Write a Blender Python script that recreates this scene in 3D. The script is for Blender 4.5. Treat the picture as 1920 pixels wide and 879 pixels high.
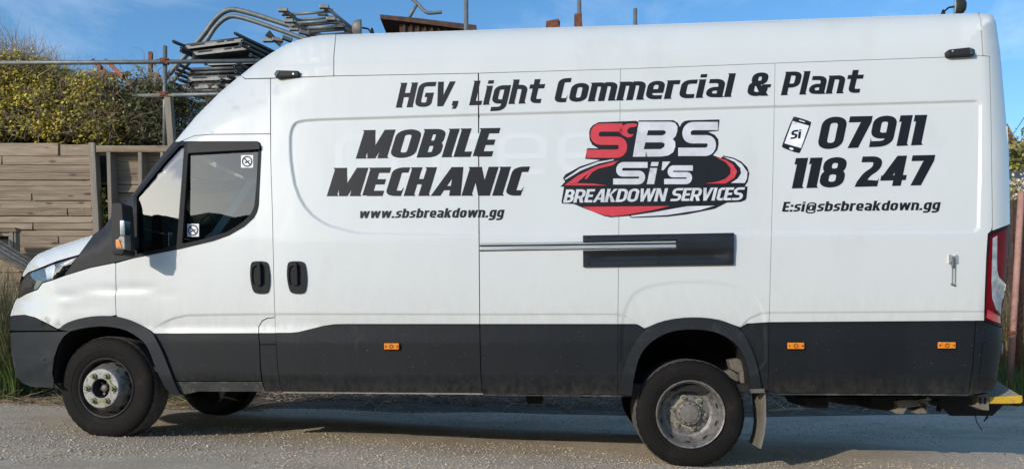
import bpy, bmesh, math, random
import numpy as np
from mathutils import Vector, Matrix
from mathutils.geometry import delaunay_2d_cdt
random.seed(7); rng = np.random.default_rng(7)
for o in list(bpy.data.objects): bpy.data.objects.remove(o)
S = bpy.context.scene; C = S.collection

# ------------------------------------------------------------------ camera
F = 1450.0; HZ = 640.0; CX = 960.0; HC = 0.78          # focal length and horizon of the 1920 px photograph
cam = bpy.data.cameras.new('camera'); camo = bpy.data.objects.new('camera', cam); C.objects.link(camo)
camo.location = (0, 0, HC); camo.rotation_euler = (math.pi/2, 0, 0)
cam.sensor_width = 36; cam.lens = 36*F/1920; cam.shift_y = (HZ-439.5)/1920
cam.clip_start = .05; cam.clip_end = 5000
S.camera = camo
# ------------------------------------------------------------------ sky, sun, exposure
SUN_EL = math.radians(19.0); SUN_AZ = math.radians(43.0)    # the sun stands behind the camera, to the left
sd = Vector((math.sin(SUN_AZ)*math.cos(SUN_EL), math.cos(SUN_AZ)*math.cos(SUN_EL), -math.sin(SUN_EL)))
W = bpy.data.worlds.new('World'); S.world = W; W.use_nodes = True
nt = W.node_tree; nt.nodes.clear(); N = nt.nodes.new; LK = nt.links.new
sky = N('ShaderNodeTexSky'); sky.sky_type = 'NISHITA'; sky.sun_disc = False
sky.sun_elevation = SUN_EL; sky.sun_rotation = math.pi + SUN_AZ
sky.air_density = 1.0; sky.dust_density = .55; sky.ozone_density = 2.2
tc = N('ShaderNodeTexCoord'); mp = N('ShaderNodeMapping'); mp.inputs['Scale'].default_value = (1.6, 1.6, 4.5); mp.inputs['Location'].default_value = (0, 0, 0)
LK(tc.outputs['Generated'], mp.inputs[0])
nz = N('ShaderNodeTexNoise'); nz.inputs['Scale'].default_value = 2.3; nz.inputs['Detail'].default_value = 7; nz.inputs['Roughness'].default_value = .62
nz.inputs['Distortion'].default_value = .4
LK(mp.outputs[0], nz.inputs['Vector'])
cr = N('ShaderNodeValToRGB'); cr.color_ramp.elements[0].position = .50; cr.color_ramp.elements[0].color = (0,0,0,1)
cr.color_ramp.elements[1].position = .80; cr.color_ramp.elements[1].color = (.17,.17,.17,1)
LK(nz.outputs['Fac'], cr.inputs[0])
mx = N('ShaderNodeMix'); mx.data_type = 'RGBA'; mx.inputs[7].default_value = (9.0, 9.2, 9.3, 1)
hs = N('ShaderNodeHueSaturation'); hs.inputs['Saturation'].default_value = 1.25; LK(sky.outputs[0], hs.inputs['Color'])
LK(cr.outputs[0], mx.inputs[0]); LK(hs.outputs[0], mx.inputs[6])
bg = N('ShaderNodeBackground'); bg.inputs['Strength'].default_value = .15
wo = N('ShaderNodeOutputWorld'); LK(mx.outputs[2], bg.inputs[0]); LK(bg.outputs[0], wo.inputs[0])
sl = bpy.data.lights.new('sun', 'SUN'); sl.energy = 2.25; sl.angle = math.radians(.5); sl.color = (1, .93, .83)
so = bpy.data.objects.new('sun', sl); C.objects.link(so); so.rotation_euler = sd.to_track_quat('-Z', 'Y').to_euler()
so.location = (-10, -12, 9)
S.view_settings.view_transform = 'Standard'; S.view_settings.look = 'None'
S.view_settings.exposure = .42; S.view_settings.gamma = 1
# ------------------------------------------------------------------ helpers
def P(x, y, D):                                   # the place at depth D seen at photo pixel (x, y)
    return Vector(((x-CX)/F*D, D, HC+(HZ-y)/F*D))
def gz(X, Y=0):                                   # the lane falls gently to the right
    X = max(-9, min(2.4, X))
    return -.0405 - .0397*X
def link(o, parent=None):
    C.objects.link(o)
    if parent: o.parent = parent
    return o
def tag(o, label=None, cat=None, group=None, kind=None):
    if label: o['label'] = label
    if cat: o['category'] = cat
    if group: o['group'] = group
    if kind: o['kind'] = kind
    return o
def empty(name, loc, rz=0, parent=None, **k):
    o = bpy.data.objects.new(name, None); o.location = loc; o.rotation_euler = (0, 0, rz); o.empty_display_size = .1
    link(o, parent); return tag(o, **k)
class MB:
    def __init__(s): s.v = []; s.f = []; s.m = []; s.cur = 0
    def add(s, vs, fs):
        n = len(s.v); s.v += [tuple(v) for v in vs]
        for f in fs: s.f.append(tuple(i+n for i in f)); s.m.append(s.cur)
    def box(s, c, size, rot=None):
        hx, hy, hz = [a/2 for a in size]; R = rot or Matrix.Identity(3); c = Vector(c)
        vs = [c + R @ Vector((x*hx, y*hy, z*hz)) for x in (-1,1) for y in (-1,1) for z in (-1,1)]
        s.add(vs, [(0,1,3,2),(4,6,7,5),(0,4,5,1),(2,3,7,6),(0,2,6,4),(1,5,7,3)])
    def tube(s, pts, r, n=8, cap=True):
        pts = [Vector(p) for p in pts]; k = len(pts)
        rs = r if isinstance(r, (list, tuple)) else [r]*k
        up = Vector((.12, .21, .97)); vs = []
        for i, p in enumerate(pts):
            d = (pts[min(i+1, k-1)] - pts[max(i-1, 0)]).normalized()
            a = d.cross(up)
            if a.length < .05: a = d.cross(Vector((1, .1, 0)))
            a.normalize(); b = d.cross(a)
            vs += [p + (a*math.cos(2*math.pi*j/n) + b*math.sin(2*math.pi*j/n))*rs[i] for j in range(n)]
        fs = [(i*n+j, i*n+(j+1) % n, (i+1)*n+(j+1) % n, (i+1)*n+j) for i in range(k-1) for j in range(n)]
        if cap: fs += [tuple(range(n-1, -1, -1)), tuple((k-1)*n+j for j in range(n))]
        s.add(vs, fs)
    def hollow(s, a, b, r, n=10, w=.25):          # open pipe with a wall
        a = Vector(a); b = Vector(b); d = (b-a).normalized(); x = d.orthogonal().normalized(); y = d.cross(x)
        rings = [(a, r), (a, r*(1-w)), (a+d*min(.25, (b-a).length*.45), r*(1-w))]
        outs = [(b, r), (a, r)]
        vs = []
        for (c, q) in [(b, r), (a, r), (a, r*(1-w)), (a+d*.2, r*(1-w))]:
            vs += [c + (x*math.cos(2*math.pi*j/n)+y*math.sin(2*math.pi*j/n))*q for j in range(n)]
        fs = [(i*n+j, i*n+(j+1) % n, (i+1)*n+(j+1) % n, (i+1)*n+j) for i in range(3) for j in range(n)]
        fs += [tuple(3*n+j for j in range(n)), tuple(range(n-1, -1, -1))]
        s.add(vs, fs)
    def lathe(s, prof, n=64, axis='y', close=False):   # profile of (radius, along)
        vs = []
        for (r, y) in prof:
            for j in range(n):
                a = 2*math.pi*j/n; vs.append((r*math.cos(a), y, r*math.sin(a)))
        k = len(prof)
        fs = [(i*n+j, (i+1)*n+j, (i+1)*n+(j+1) % n, i*n+(j+1) % n) for i in range(k-1) for j in range(n)]
        if close: fs.append(tuple((k-1)*n+j for j in range(n)))
        s.add(vs, fs)
    def build(s, name, mat, parent=None, smooth=False, **k):
        me = bpy.data.meshes.new(name); me.from_pydata(s.v, [], s.f)
        for m in (mat if isinstance(mat, (list, tuple)) else [mat]): me.materials.append(m)
        if max(s.m, default=0) > 0: me.polygons.foreach_set('material_index', s.m)
        if smooth: me.polygons.foreach_set('use_smooth', [True]*len(s.f))
        me.update(); o = bpy.data.objects.new(name, me); link(o, parent)
        return tag(o, **k)
def sharp(o, deg=35):
    me = o.data; me.polygons.foreach_set('use_smooth', [True]*len(me.polygons))
    me.set_sharp_from_angle(angle=math.radians(deg)); return o
def bevel(o, w, seg=2):
    m = o.modifiers.new('bevel', 'BEVEL'); m.width = w; m.segments = seg; m.limit_method = 'ANGLE'; m.angle_limit = math.radians(35)
    return o
def mesh_np(name, v, f, mat, parent=None, smooth=False):
    me = bpy.data.meshes.new(name); v = np.asarray(v, np.float32); f = np.asarray(f, np.int32)
    me.vertices.add(len(v)); me.vertices.foreach_set('co', v.ravel())
    k = f.shape[1]; me.loops.add(f.size); me.loops.foreach_set('vertex_index', f.ravel())
    me.polygons.add(len(f)); me.polygons.foreach_set('loop_start', np.arange(0, f.size, k, dtype=np.int32))
    me.polygons.foreach_set('loop_total', np.full(len(f), k, np.int32))
    if smooth: me.polygons.foreach_set('use_smooth', [True]*len(f))
    me.materials.append(mat); me.update(calc_edges=True); me.validate()
    o = bpy.data.objects.new(name, me); return link(o, parent)

# ------------------------------------------------------------------ materials
def mat(name, col, rough=.5, metal=0, var=.12, scale=8, col2=None, f2=.5, bump=0, bscale=60, coat=0, spec=.5, stretch=(1,1,1), knots=0, chips=0, dirt=None, detail=5, rvar=0, random=0, island=0, low=None):
    m = bpy.data.materials.new(name); m.use_nodes = True; t = m.node_tree; n = t.nodes; L = t.links.new
    b = n['Principled BSDF']; b.inputs['Roughness'].default_value = rough; b.inputs['Metallic'].default_value = metal
    b.inputs['Specular IOR Level'].default_value = spec
    if coat: b.inputs['Coat Weight'].default_value = coat; b.inputs['Coat Roughness'].default_value = .06
    tcn = n.new('ShaderNodeTexCoord'); ma = n.new('ShaderNodeMapping'); ma.inputs['Scale'].default_value = stretch
    L(tcn.outputs['Object'], ma.inputs[0])
    no = n.new('ShaderNodeTexNoise'); no.inputs['Scale'].default_value = scale; no.inputs['Detail'].default_value = detail; no.inputs['Roughness'].default_value = .6
    L(ma.outputs[0], no.inputs['Vector'])
    ramp = n.new('ShaderNodeValToRGB'); c = Vector(col); e = ramp.color_ramp.elements
    lo = c*(1-var); hi = c*(1+var) if col2 is None else Vector(col2)
    e[0].position = .3 if col2 is None else f2-.14; e[0].color = (*lo, 1); e[1].position = .72 if col2 is None else f2+.14; e[1].color = (*hi, 1)
    L(no.outputs['Fac'], ramp.inputs[0]); out = ramp.outputs[0]
    if dirt:                                     # (colour, scale, threshold, amount): worn or dusty patches
        d2 = n.new('ShaderNodeTexNoise'); d2.inputs['Scale'].default_value = dirt[1]; d2.inputs['Detail'].default_value = 8; d2.inputs['Roughness'].default_value = .7
        L(ma.outputs[0], d2.inputs['Vector'])
        r2 = n.new('ShaderNodeValToRGB'); r2.color_ramp.elements[0].position = dirt[2]; r2.color_ramp.elements[0].color = (0,0,0,1)
        r2.color_ramp.elements[1].position = dirt[2]+.13; r2.color_ramp.elements[1].color = (dirt[3],)*3+(1,)
        L(d2.outputs['Fac'], r2.inputs[0])
        mm = n.new('ShaderNodeMix'); mm.data_type = 'RGBA'; mm.inputs[7].default_value = (*dirt[0], 1)
        L(r2.outputs[0], mm.inputs[0]); L(out, mm.inputs[6]); out = mm.outputs[2]
    if random:
        oi = n.new('ShaderNodeObjectInfo'); mr = n.new('ShaderNodeMapRange'); mr.inputs[3].default_value = 1-random; mr.inputs[4].default_value = 1+random
        L(oi.outputs['Random'], mr.inputs[0]); hv = n.new('ShaderNodeHueSaturation'); L(mr.outputs[0], hv.inputs['Value']); L(out, hv.inputs['Color']); out = hv.outputs[0]
    if chips:
        nc = n.new('ShaderNodeTexNoise'); nc.inputs['Scale'].default_value = 85; nc.inputs['Detail'].default_value = 2; L(tcn.outputs['Object'], nc.inputs['Vector'])
        rc = n.new('ShaderNodeValToRGB'); rc.color_ramp.elements[0].position = .735; rc.color_ramp.elements[0].color = (0,0,0,1); rc.color_ramp.elements[1].position = .77; rc.color_ramp.elements[1].color = (chips,)*3+(1,); L(nc.outputs[0], rc.inputs[0])
        mm = n.new('ShaderNodeMix'); mm.data_type = 'RGBA'; mm.inputs[7].default_value = (.30,.29,.27,1); L(rc.outputs[0], mm.inputs[0]); L(out, mm.inputs[6]); out = mm.outputs[2]
    if knots:
        vo = n.new('ShaderNodeTexVoronoi'); vo.inputs['Scale'].default_value = 1; mv = n.new('ShaderNodeMapping'); mv.inputs['Scale'].default_value = (3.1, 3.1, 9); L(tcn.outputs['Object'], mv.inputs[0]); L(mv.outputs[0], vo.inputs['Vector'])
        rk = n.new('ShaderNodeValToRGB'); rk.color_ramp.elements[0].position = .10; rk.color_ramp.elements[0].color = (knots,)*3+(1,); rk.color_ramp.elements[1].position = .20; rk.color_ramp.elements[1].color = (0,0,0,1); L(vo.outputs['Distance'], rk.inputs[0])
        mm = n.new('ShaderNodeMix'); mm.data_type = 'RGBA'; mm.inputs[7].default_value = (.075,.05,.035,1); L(rk.outputs[0], mm.inputs[0]); L(out, mm.inputs[6]); out = mm.outputs[2]
    if low:                                      # road dust along the bottom: (z full, z none, colour, amount)
        sx = n.new('ShaderNodeSeparateXYZ'); L(tcn.outputs['Object'], sx.inputs[0]); mr = n.new('ShaderNodeMapRange'); mr.inputs[1].default_value = low[0]; mr.inputs[2].default_value = low[1]; mr.inputs[3].default_value = 1; mr.inputs[4].default_value = 0
        L(sx.outputs[2], mr.inputs[0]); ma2 = n.new('ShaderNodeMapping'); ma2.inputs['Scale'].default_value = (8, 8, 3.6); L(tcn.outputs['Object'], ma2.inputs[0])
        d3 = n.new('ShaderNodeTexNoise'); d3.inputs['Scale'].default_value = 2.4; d3.inputs['Detail'].default_value = 9; d3.inputs['Roughness'].default_value = .72; L(ma2.outputs[0], d3.inputs['Vector'])
        r3 = n.new('ShaderNodeValToRGB'); r3.color_ramp.elements[0].position = .36; r3.color_ramp.elements[0].color = (0,0,0,1); r3.color_ramp.elements[1].position = .68; r3.color_ramp.elements[1].color = (low[3],)*3+(1,); L(d3.outputs[0], r3.inputs[0])
        mu_ = n.new('ShaderNodeMath'); mu_.operation = 'MULTIPLY'; L(mr.outputs[0], mu_.inputs[0]); L(r3.outputs[0], mu_.inputs[1])
        mm = n.new('ShaderNodeMix'); mm.data_type = 'RGBA'; mm.inputs[7].default_value = (*low[2], 1); L(mu_.outputs[0], mm.inputs[0]); L(out, mm.inputs[6]); out = mm.outputs[2]
    if island:
        gi = n.new('ShaderNodeNewGeometry'); mr = n.new('ShaderNodeMapRange'); mr.inputs[3].default_value = 1-island; mr.inputs[4].default_value = 1+island
        L(gi.outputs['Random Per Island'], mr.inputs[0]); hv = n.new('ShaderNodeHueSaturation'); L(mr.outputs[0], hv.inputs['Value']); L(out, hv.inputs['Color']); out = hv.outputs[0]
    L(out, b.inputs['Base Color'])
    if rvar:
        mr = n.new('ShaderNodeMapRange'); mr.inputs[3].default_value = rough-rvar; mr.inputs[4].default_value = rough+rvar
        L(no.outputs['Fac'], mr.inputs[0]); L(mr.outputs[0], b.inputs['Roughness'])
    if bump:
        bn = n.new('ShaderNodeTexNoise'); bn.inputs['Scale'].default_value = bscale; bn.inputs['Detail'].default_value = 6; L(ma.outputs[0], bn.inputs['Vector'])
        bp = n.new('ShaderNodeBump'); bp.inputs['Strength'].default_value = bump; bp.inputs['Distance'].default_value = .01
        L(bn.outputs['Fac'], bp.inputs['Height']); L(bp.outputs[0], b.inputs['Normal'])
    return m
M = {}
M['white'] = mat('white_paint', (.655,.672,.652), .34, bump=.5, bscale=2.2, var=.022, scale=1.7, coat=.35, rvar=.06, dirt=((.54,.53,.47), 2.0, .55, .28), stretch=(1,1,.45), low=(.90,1.30,(.50,.45,.34),.35))
M['clad'] = mat('dark_cladding', (.0105,.0125,.0145), .58, var=.2, scale=3, stretch=(1,1,.35), bump=.08, bscale=240, dirt=((.045,.042,.037), 5, .60, .45), rvar=.08, spec=.22, chips=.5, low=(.46,.62,(.085,.077,.066),.55))
M['bumper'] = mat('bumper_plastic', (.017,.020,.0225), .6, var=.15, spec=.25, scale=5, bump=.06, bscale=200, dirt=((.06,.057,.05), 6, .58, .5))
M['dusty'] = mat('dusty_plastic', (.036,.038,.038), .62, var=.3, scale=4, dirt=((.16,.145,.115), 7, .48, .7), bump=.1, bscale=150)
M['blackplastic'] = mat('black_plastic', (.010,.011,.012), .6, spec=.22, var=.15, scale=9, bump=.05, bscale=200)
M['greyplastic'] = mat('grey_plastic', (.028,.028,.029), .6, spec=.25, var=.12, scale=6, bump=.06, bscale=180, dirt=((.10,.095,.085), 9, .6, .35))
M['void'] = mat('underbody_black', (.012,.012,.012), .8, var=.3, scale=6, dirt=((.05,.045,.038), 8, .55, .8))
M['rubber'] = mat('tyre_rubber', (.0075,.0066,.006), .8, var=.22, scale=7, bump=.1, bscale=90, dirt=((.024,.019,.015), 6, .54, .7), spec=.25)
M['tread'] = mat('dusty_tyre_tread', (.085,.080,.073), .9, var=.3, scale=20, bump=.2, bscale=120)
M['darkrust'] = mat('dark_rusty_steel', (.065,.038,.028), .85, var=.5, scale=9, bump=.3, bscale=70, dirt=((.16,.07,.035), 7, .55, .7))
M['railcover'] = mat('rail_cover_plastic', (.013,.015,.018), .42, var=.2, scale=5, spec=.4, bump=.08, bscale=160, dirt=((.05,.047,.04), 7, .60, .5))
M['ink'] = mat('black_vinyl', (.011,.0125,.015), .45, var=.1, spec=.25, scale=4)
M['red'] = mat('red_vinyl', (.60,.045,.055), .35, var=.10, scale=14)
M['silver'] = mat('silver_vinyl', (.62,.62,.65), .35, var=.16, scale=9)
M['whitevinyl'] = mat('white_vinyl', (.80,.81,.82), .35, var=.02)
M['ghost'] = mat('ghost_lettering', (.705,.722,.705), .26, var=.015, scale=2, coat=.35)
M['amber'] = mat('amber_lens', (.85,.26,.015), .25, var=.18, scale=60, coat=.6)
M['redlens'] = mat('red_lens', (.17,.0012,.007), .5, var=.3, spec=.1, scale=16, coat=0)
M['clearlens'] = mat('clear_lens', (.36,.40,.43), .2, var=.4, scale=22, coat=.5)
M['chrome'] = mat('chrome', (.75,.78,.82), .12, metal=1, var=.05)
M['steel'] = mat('brushed_steel', (.74,.73,.70), .3, metal=.7, var=.2, scale=9, stretch=(.3,1,6), dirt=((.10,.09,.08), 12, .6, .5))
M['galv'] = mat('galvanised_steel', (.17,.185,.185), .5, metal=.3, var=.25, scale=14, dirt=((.12,.07,.04), 6, .63, .7), bump=.05)
M['darkgalv'] = mat('weathered_dark_steel', (.085,.092,.096), .5, metal=.3, var=.35, scale=12, dirt=((.08,.045,.03), 7, .62, .6), bump=.05, random=.25)
M['rust'] = mat('rusty_steel', (.17,.060,.032), .85, var=.45, scale=13, bump=.3, bscale=70, dirt=((.05,.025,.018), 9, .55, .8))
M['redoxide'] = mat('flaking_red_oxide', (.33,.085,.045), .75, var=.25, scale=12, bump=.2, dirt=((.10,.05,.03), 10, .55, .8))
M['pinkrust'] = mat('faded_pink_rust', (.42,.22,.17), .8, var=.2, scale=10, dirt=((.16,.07,.045), 9, .56, .9), bump=.1)
M['rim'] = mat('silver_wheel_paint', (.23,.22,.205), .5, metal=.3, var=.25, scale=30, dirt=((.09,.075,.06), 22, .48, .85))
M['hubwhite'] = mat('worn_white_wheel_paint', (.37,.36,.33), .5, var=.3, scale=12, dirt=((.035,.03,.026), 42, .53, 1.0))
M['rimblack'] = mat('brake_dust_black_rim', (.035,.032,.03), .55, var=.3, scale=15, dirt=((.12,.10,.085), 9, .55, .6))
M['nutgreen'] = mat('yellow_green_nut_marker', (.27,.29,.09), .6, var=.25, scale=40, dirt=((.2,.18,.1), 40, .55, .6))
M['palenut'] = mat('dusty_nut_marker', (.36,.35,.24), .6, var=.25, scale=40)
M['hubgrey'] = mat('dusty_hub_steel', (.19,.175,.155), .6, metal=.3, var=.25, scale=30, bump=.1)
M['flap'] = mat('dusty_mud_flap', (.19,.165,.135), .8, var=.2, scale=8, dirt=((.06,.055,.05), 9, .56, .8), bump=.1)
M['yellow'] = mat('chipped_yellow_paint', (.62,.40,.03), .5, var=.12, scale=12, dirt=((.20,.17,.12), 16, .58, .9))
M['step'] = mat('galvanised_tread', (.36,.34,.29), .55, metal=.3, var=.2, scale=30)
M['cabtrim'] = mat('pale_grey_cab_trim', (.50,.52,.53), .6, var=.06)
M['dash'] = mat('dark_dashboard', (.03,.03,.032), .6, var=.15)
M['seat'] = mat('dark_blue_seat_cloth', (.045,.065,.10), .9, var=.25, scale=60, bump=.2)
M['wood'] = mat('weathered_boards', (.295,.23,.162), .88, knots=.85, var=.36, scale=6, stretch=(.45,3,11), bump=.45, bscale=9, dirt=((.17,.115,.075), 1.9, .49, .7), random=.16, detail=8)
M['woodv'] = mat('weathered_posts', (.25,.215,.175), .85, var=.33, scale=6, stretch=(12,12,.5), bump=.4, bscale=10, dirt=((.10,.085,.07), 3, .55, .7), random=.15, detail=8)
M['soil'] = mat('dark_soil', (.075,.055,.038), .95, var=.4, scale=5, bump=.5, bscale=20)
M['twig'] = mat('bare_twigs', (.38,.295,.21), .85, var=.45, scale=10)
M['straw'] = mat('dry_straw', (.34,.27,.16), .85, var=.35, scale=12)
def leafmat(name, a, b, tr=.25):
    m = mat(name, a, .55, col2=b, f2=.5, scale=3.5, detail=8, island=.45); n = m.node_tree.nodes; L = m.node_tree.links.new
    p = n['Principled BSDF']; src = p.inputs['Base Color'].links[0].from_socket
    t = n.new('ShaderNodeBsdfTranslucent'); mxs = n.new('ShaderNodeMixShader'); mxs.inputs[0].default_value = tr
    L(src, t.inputs['Color']); L(p.outputs[0], mxs.inputs[1]); L(t.outputs[0], mxs.inputs[2]); L(mxs.outputs[0], n['Material Output'].inputs[0])
    return m
M['leafyellow'] = leafmat('yellowing_leaves', (.42,.35,.04), (.78,.66,.12))
M['leafolive'] = leafmat('olive_leaves', (.25,.235,.04), (.48,.42,.08))
M['leafgreen'] = leafmat('green_leaves', (.035,.050,.014), (.10,.125,.038))
M['grassmat'] = leafmat('lush_grass', (.055,.10,.018), (.15,.20,.045))
M['reedmat'] = leafmat('pale_reeds', (.10,.10,.045), (.27,.24,.13))
M['drygrass'] = leafmat('dry_grass', (.22,.165,.085), (.42,.34,.20))
def glassmat(name, tint=(.80,.86,.84), rough=0.0, base=.09):
    m = bpy.data.materials.new(name); m.use_nodes = True; n = m.node_tree.nodes; L = m.node_tree.links.new; n.clear()
    fr = n.new('ShaderNodeFresnel'); fr.inputs[0].default_value = 1.55
    mu = n.new('ShaderNodeMath'); mu.operation = 'MULTIPLY_ADD'; mu.inputs[1].default_value = 1.4; mu.inputs[2].default_value = base
    tr = n.new('ShaderNodeBsdfTransparent'); tr.inputs[0].default_value = (*tint, 1)
    gl = n.new('ShaderNodeBsdfGlossy'); gl.inputs['Roughness'].default_value = rough
    no = n.new('ShaderNodeTexNoise'); no.inputs['Scale'].default_value = 3; bp = n.new('ShaderNodeBump'); bp.inputs['Strength'].default_value = .02
    L(no.outputs[0], bp.inputs['Height']); L(bp.outputs[0], gl.inputs['Normal'])
    mxx = n.new('ShaderNodeMixShader'); o = n.new('ShaderNodeOutputMaterial')
    L(fr.outputs[0], mu.inputs[0]); L(mu.outputs[0], mxx.inputs[0]); L(tr.outputs[0], mxx.inputs[1]); L(gl.outputs[0], mxx.inputs[2]); L(mxx.outputs[0], o.inputs[0])
    return m
M['glass'] = glassmat('window_glass', (.66,.74,.69), base=.055)
M['quarterglass'] = glassmat('quarter_window_glass', (.58,.66,.62), base=.19)
M['lampgrey'] = mat('lamp_reflector_grey', (.13,.14,.15), .3, metal=.4, var=.4, scale=30)
M['lampglass'] = glassmat('lamp_glass', (.85,.9,.92))
# ------------------------------------------------------------------ the van: side surface
VA = math.atan(F/17000.0); D0 = 5.41; WID = 2.0
VO = np.array([0, D0, -.04])
Rm = np.array([[math.cos(VA), math.sin(VA), 0], [-math.sin(VA), math.cos(VA), 0], [0, 0, 1]])   # local -> world is Rm @ p + VO
CL = Rm.T @ (np.array([0, 0, HC]) - VO)
def loc(x, y, v):                                 # van-frame point on depth v under photo pixel (x, y)
    x = np.asarray(x, float); y = np.asarray(y, float); v = np.asarray(v, float)
    d = np.stack([(x-CX)/F, np.ones_like(x), (HZ-y)/F], -1) @ Rm
    t = (v - CL[1])/d[..., 1]
    return CL + d*t[..., None]
def dens(pts, step=12, closed=True):
    out = []; n = len(pts)
    for i in range(n if closed else n-1):
        a = np.array(pts[i], float); b = np.array(pts[(i+1) % n], float); k = max(1, int(np.hypot(*(b-a)[:2])/step))
        out += [tuple(a+(b-a)*j/k) for j in range(k)]
    if not closed: out.append(tuple(pts[-1]))
    return out
def smooth_line(pts, it=2, closed=False):         # corner cutting
    for _ in range(it):
        q = []; n = len(pts)
        rngi = range(n) if closed else range(n-1)
        if not closed: q.append(pts[0])
        for i in rngi:
            a = np.array(pts[i], float); b = np.array(pts[(i+1) % n], float)
            q += [tuple(a*.75+b*.25), tuple(a*.25+b*.75)]
        if not closed: q.append(pts[-1])
        pts = q
    return pts
def seglines(pts, closed=False):
    a = np.array(pts, float); b = np.roll(a, -1, 0)
    return (a, b) if closed else (a[:-1], b[:-1])
def dist(x, y, pts, closed=False, attr=None):
    A, B = seglines([p[:2] for p in pts], closed); best = np.full(x.shape, 1e9); val = None
    if attr is not None: val = [np.zeros(x.shape) for _ in attr]
    for i, (a, b) in enumerate(zip(A, B)):
        d = b-a; L2 = max(d@d, 1e-9); t = np.clip(((x-a[0])*d[0]+(y-a[1])*d[1])/L2, 0, 1)
        q = np.hypot(x-a[0]-t*d[0], y-a[1]-t*d[1]); m = q < best; best = np.where(m, q, best)
        if attr is not None:
            for k, at in enumerate(attr):
                v = at[i]+(at[(i+1) % len(pts)]-at[i])*t; val[k] = np.where(m, v, val[k])
    return (best, val) if attr is not None else best
def inside(x, y, pts):
    r = np.zeros(x.shape, bool); n = len(pts)
    for i in range(n):
        x1, y1 = pts[i][:2]; x2, y2 = pts[(i+1) % n][:2]
        if y1 == y2: continue
        r ^= ((y1 > y) != (y2 > y)) & (x < (x2-x1)*(y-y1)/(y2-y1)+x1)
    return r
def sst(t): t = np.clip(t, 0, 1); return t*t*(3-2*t)
# outline of the van against what lies behind it: x, y, depth of the turn, width of the turn (pixels)
SIL = [(43,718,.30,90),(30,705,.34,100),(23,672,.36,110),(20,640,.38,110),(18,615,.40,110),(19,593,.40,105),(24,577,.40,100),(30,562,.40,95),(33,559,.40,92),(38,526,.38,85),(42,515,.36,75),
       (55,492,.33,62),(70,477,.30,50),(106,462,.26,40),(148,449,.22,34),(174,441,.20,30),(195,426,.17,28),(208,407,.15,26),(236,382,.13,24),(285,315,.12,24),(325,266,.13,28),
       (366,220,.18,50),(414,172,.22,70),(449,143,.25,85),(480,119,.27,95),(505.5,102,.28,98),(532,86,.28,96),(553,77.5,.27,90),(580,70,.26,86),(606,66.5,.25,80),(631,65,.24,78),
       (700,63.2,.23,74),(872,57.5,.22,74),(1025,52.3,.22,76),(1220,46.5,.22,78),(1500,36.5,.22,80),(1800,26,.22,82),(1836,24.7,.20,60),(1850,25.5,.19,45),(1858,27.5,.18,40),(1863,31,.17,36),(1867,40,.16,34),
       (1870,61,.15,34),(1875,95.5,.15,36),(1879,140,.15,38),(1885.5,215,.15,40),(1892,284,.15,42),(1894,420,.15,44),(1891,482,.15,44),(1887,534,.15,44),(1877,591,.16,46),
       (1878,613,.16,46),(1879.5,623,.16,46),(1878,654,.17,46),(1869.5,714,.17,44),(1860,732,.17,40)]
SV = [p[2] for p in SIL]; SR = [p[3] for p in SIL]
TY = [20,110,150,190,222,445,587,600,612,638,644,702,708,738,760]
TV = [.085,.082,.075,.070,.060,.012,.000,.000,.001,-.016,-.0165,-.0155,-.012,.020,.03]
RECESS = smooth_line(dens([(541,275),(541.5,250),(548,231),(562,223.5),(600,221),(897,212),(1300,201),(1700,190),(1842,186),(1841,300),(1838,437),(1600,440),(1300,441),(900,444.5),(670,441),(610,425),(575,400),(552,360),(543,310)], 30), 1, True)
BULGE = smooth_line([(1160,612),(1172,565),(1192,540),(1235,527),(1300,523),(1365,527),(1405,541),(1432,568),(1440,612),(1440,720),(1160,720)], 2, True)
ROOFL = [(500,124),(626,117),(760,110),(900,104),(1220,95),(1843,77)]
LOWX = [285,305,325,350,420,516,900,1158,1166,1180,1205,1206,1386,1387,1405,1424,1440,1845]
LOWY = [614,603,594,588.5,587,586,586.5,586,587,594,612,613,613,612,594,586,583.5,581]
def surf(x, y):
    x = np.asarray(x, float); y = np.asarray(y, float)
    d, (rv, rd) = dist(x, y, SIL, attr=(SV, SR))
    t = np.clip(d/rd, 0, 1)
    v = rv*(1-np.sqrt(np.clip(1-(1-t)**2, 0, 1)))
    v = v + np.interp(y, TY, TV)*np.clip((x-150)/200, .3, 1)
    dr = dist(x, y, RECESS, True); v = v + .013*sst(dr/7)*inside(x, y, RECESS)
    db = dist(x, y, BULGE, True); v = v + .005*sst(db/9)*inside(x, y, BULGE)
    wl = np.clip((x-282)/34, 0, 1)
    v = v + .008*sst((y-np.interp(x, LOWX, LOWY))/5)*wl
    v = v - .005*sst((y-np.interp(x, [p[0] for p in ROOFL], [p[1] for p in ROOFL]))/6)*np.clip((x-480)/80, 0, 1)
    yc = np.interp(x, [60,100,150,215,265,330], [556,552,546,541,541,548])
    v = v + .004*np.exp(-((y-yc-2)/7)**2)*np.clip((x-60)/50, 0, 1)*np.clip((345-x)/70, 0, 1)
    # shallow dents in the front wing
    v = v + .003*np.exp(-((x-170)/30)**2-((y-572)/9)**2) + .002*np.exp(-((x-120)/26)**2-((y-583)/8)**2)
    return v
def onbody(x, y, off=0.0): return loc(x, y, surf(x, y)+off)
def offs(pts, d, closed=False):
    a = np.array([p[:2] for p in pts], float); n = len(a); out = []
    for i in range(n):
        p = a[i-1] if (closed or i > 0) else a[i]; q = a[(i+1) % n] if (closed or i < n-1) else a[i]
        t = q-p; t = t/max(np.hypot(*t), 1e-9); out.append(tuple(a[i]+np.array([-t[1], t[0]])*d))
    return out
SILP = [p[:2] for p in SIL]
FEAT = []
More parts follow.
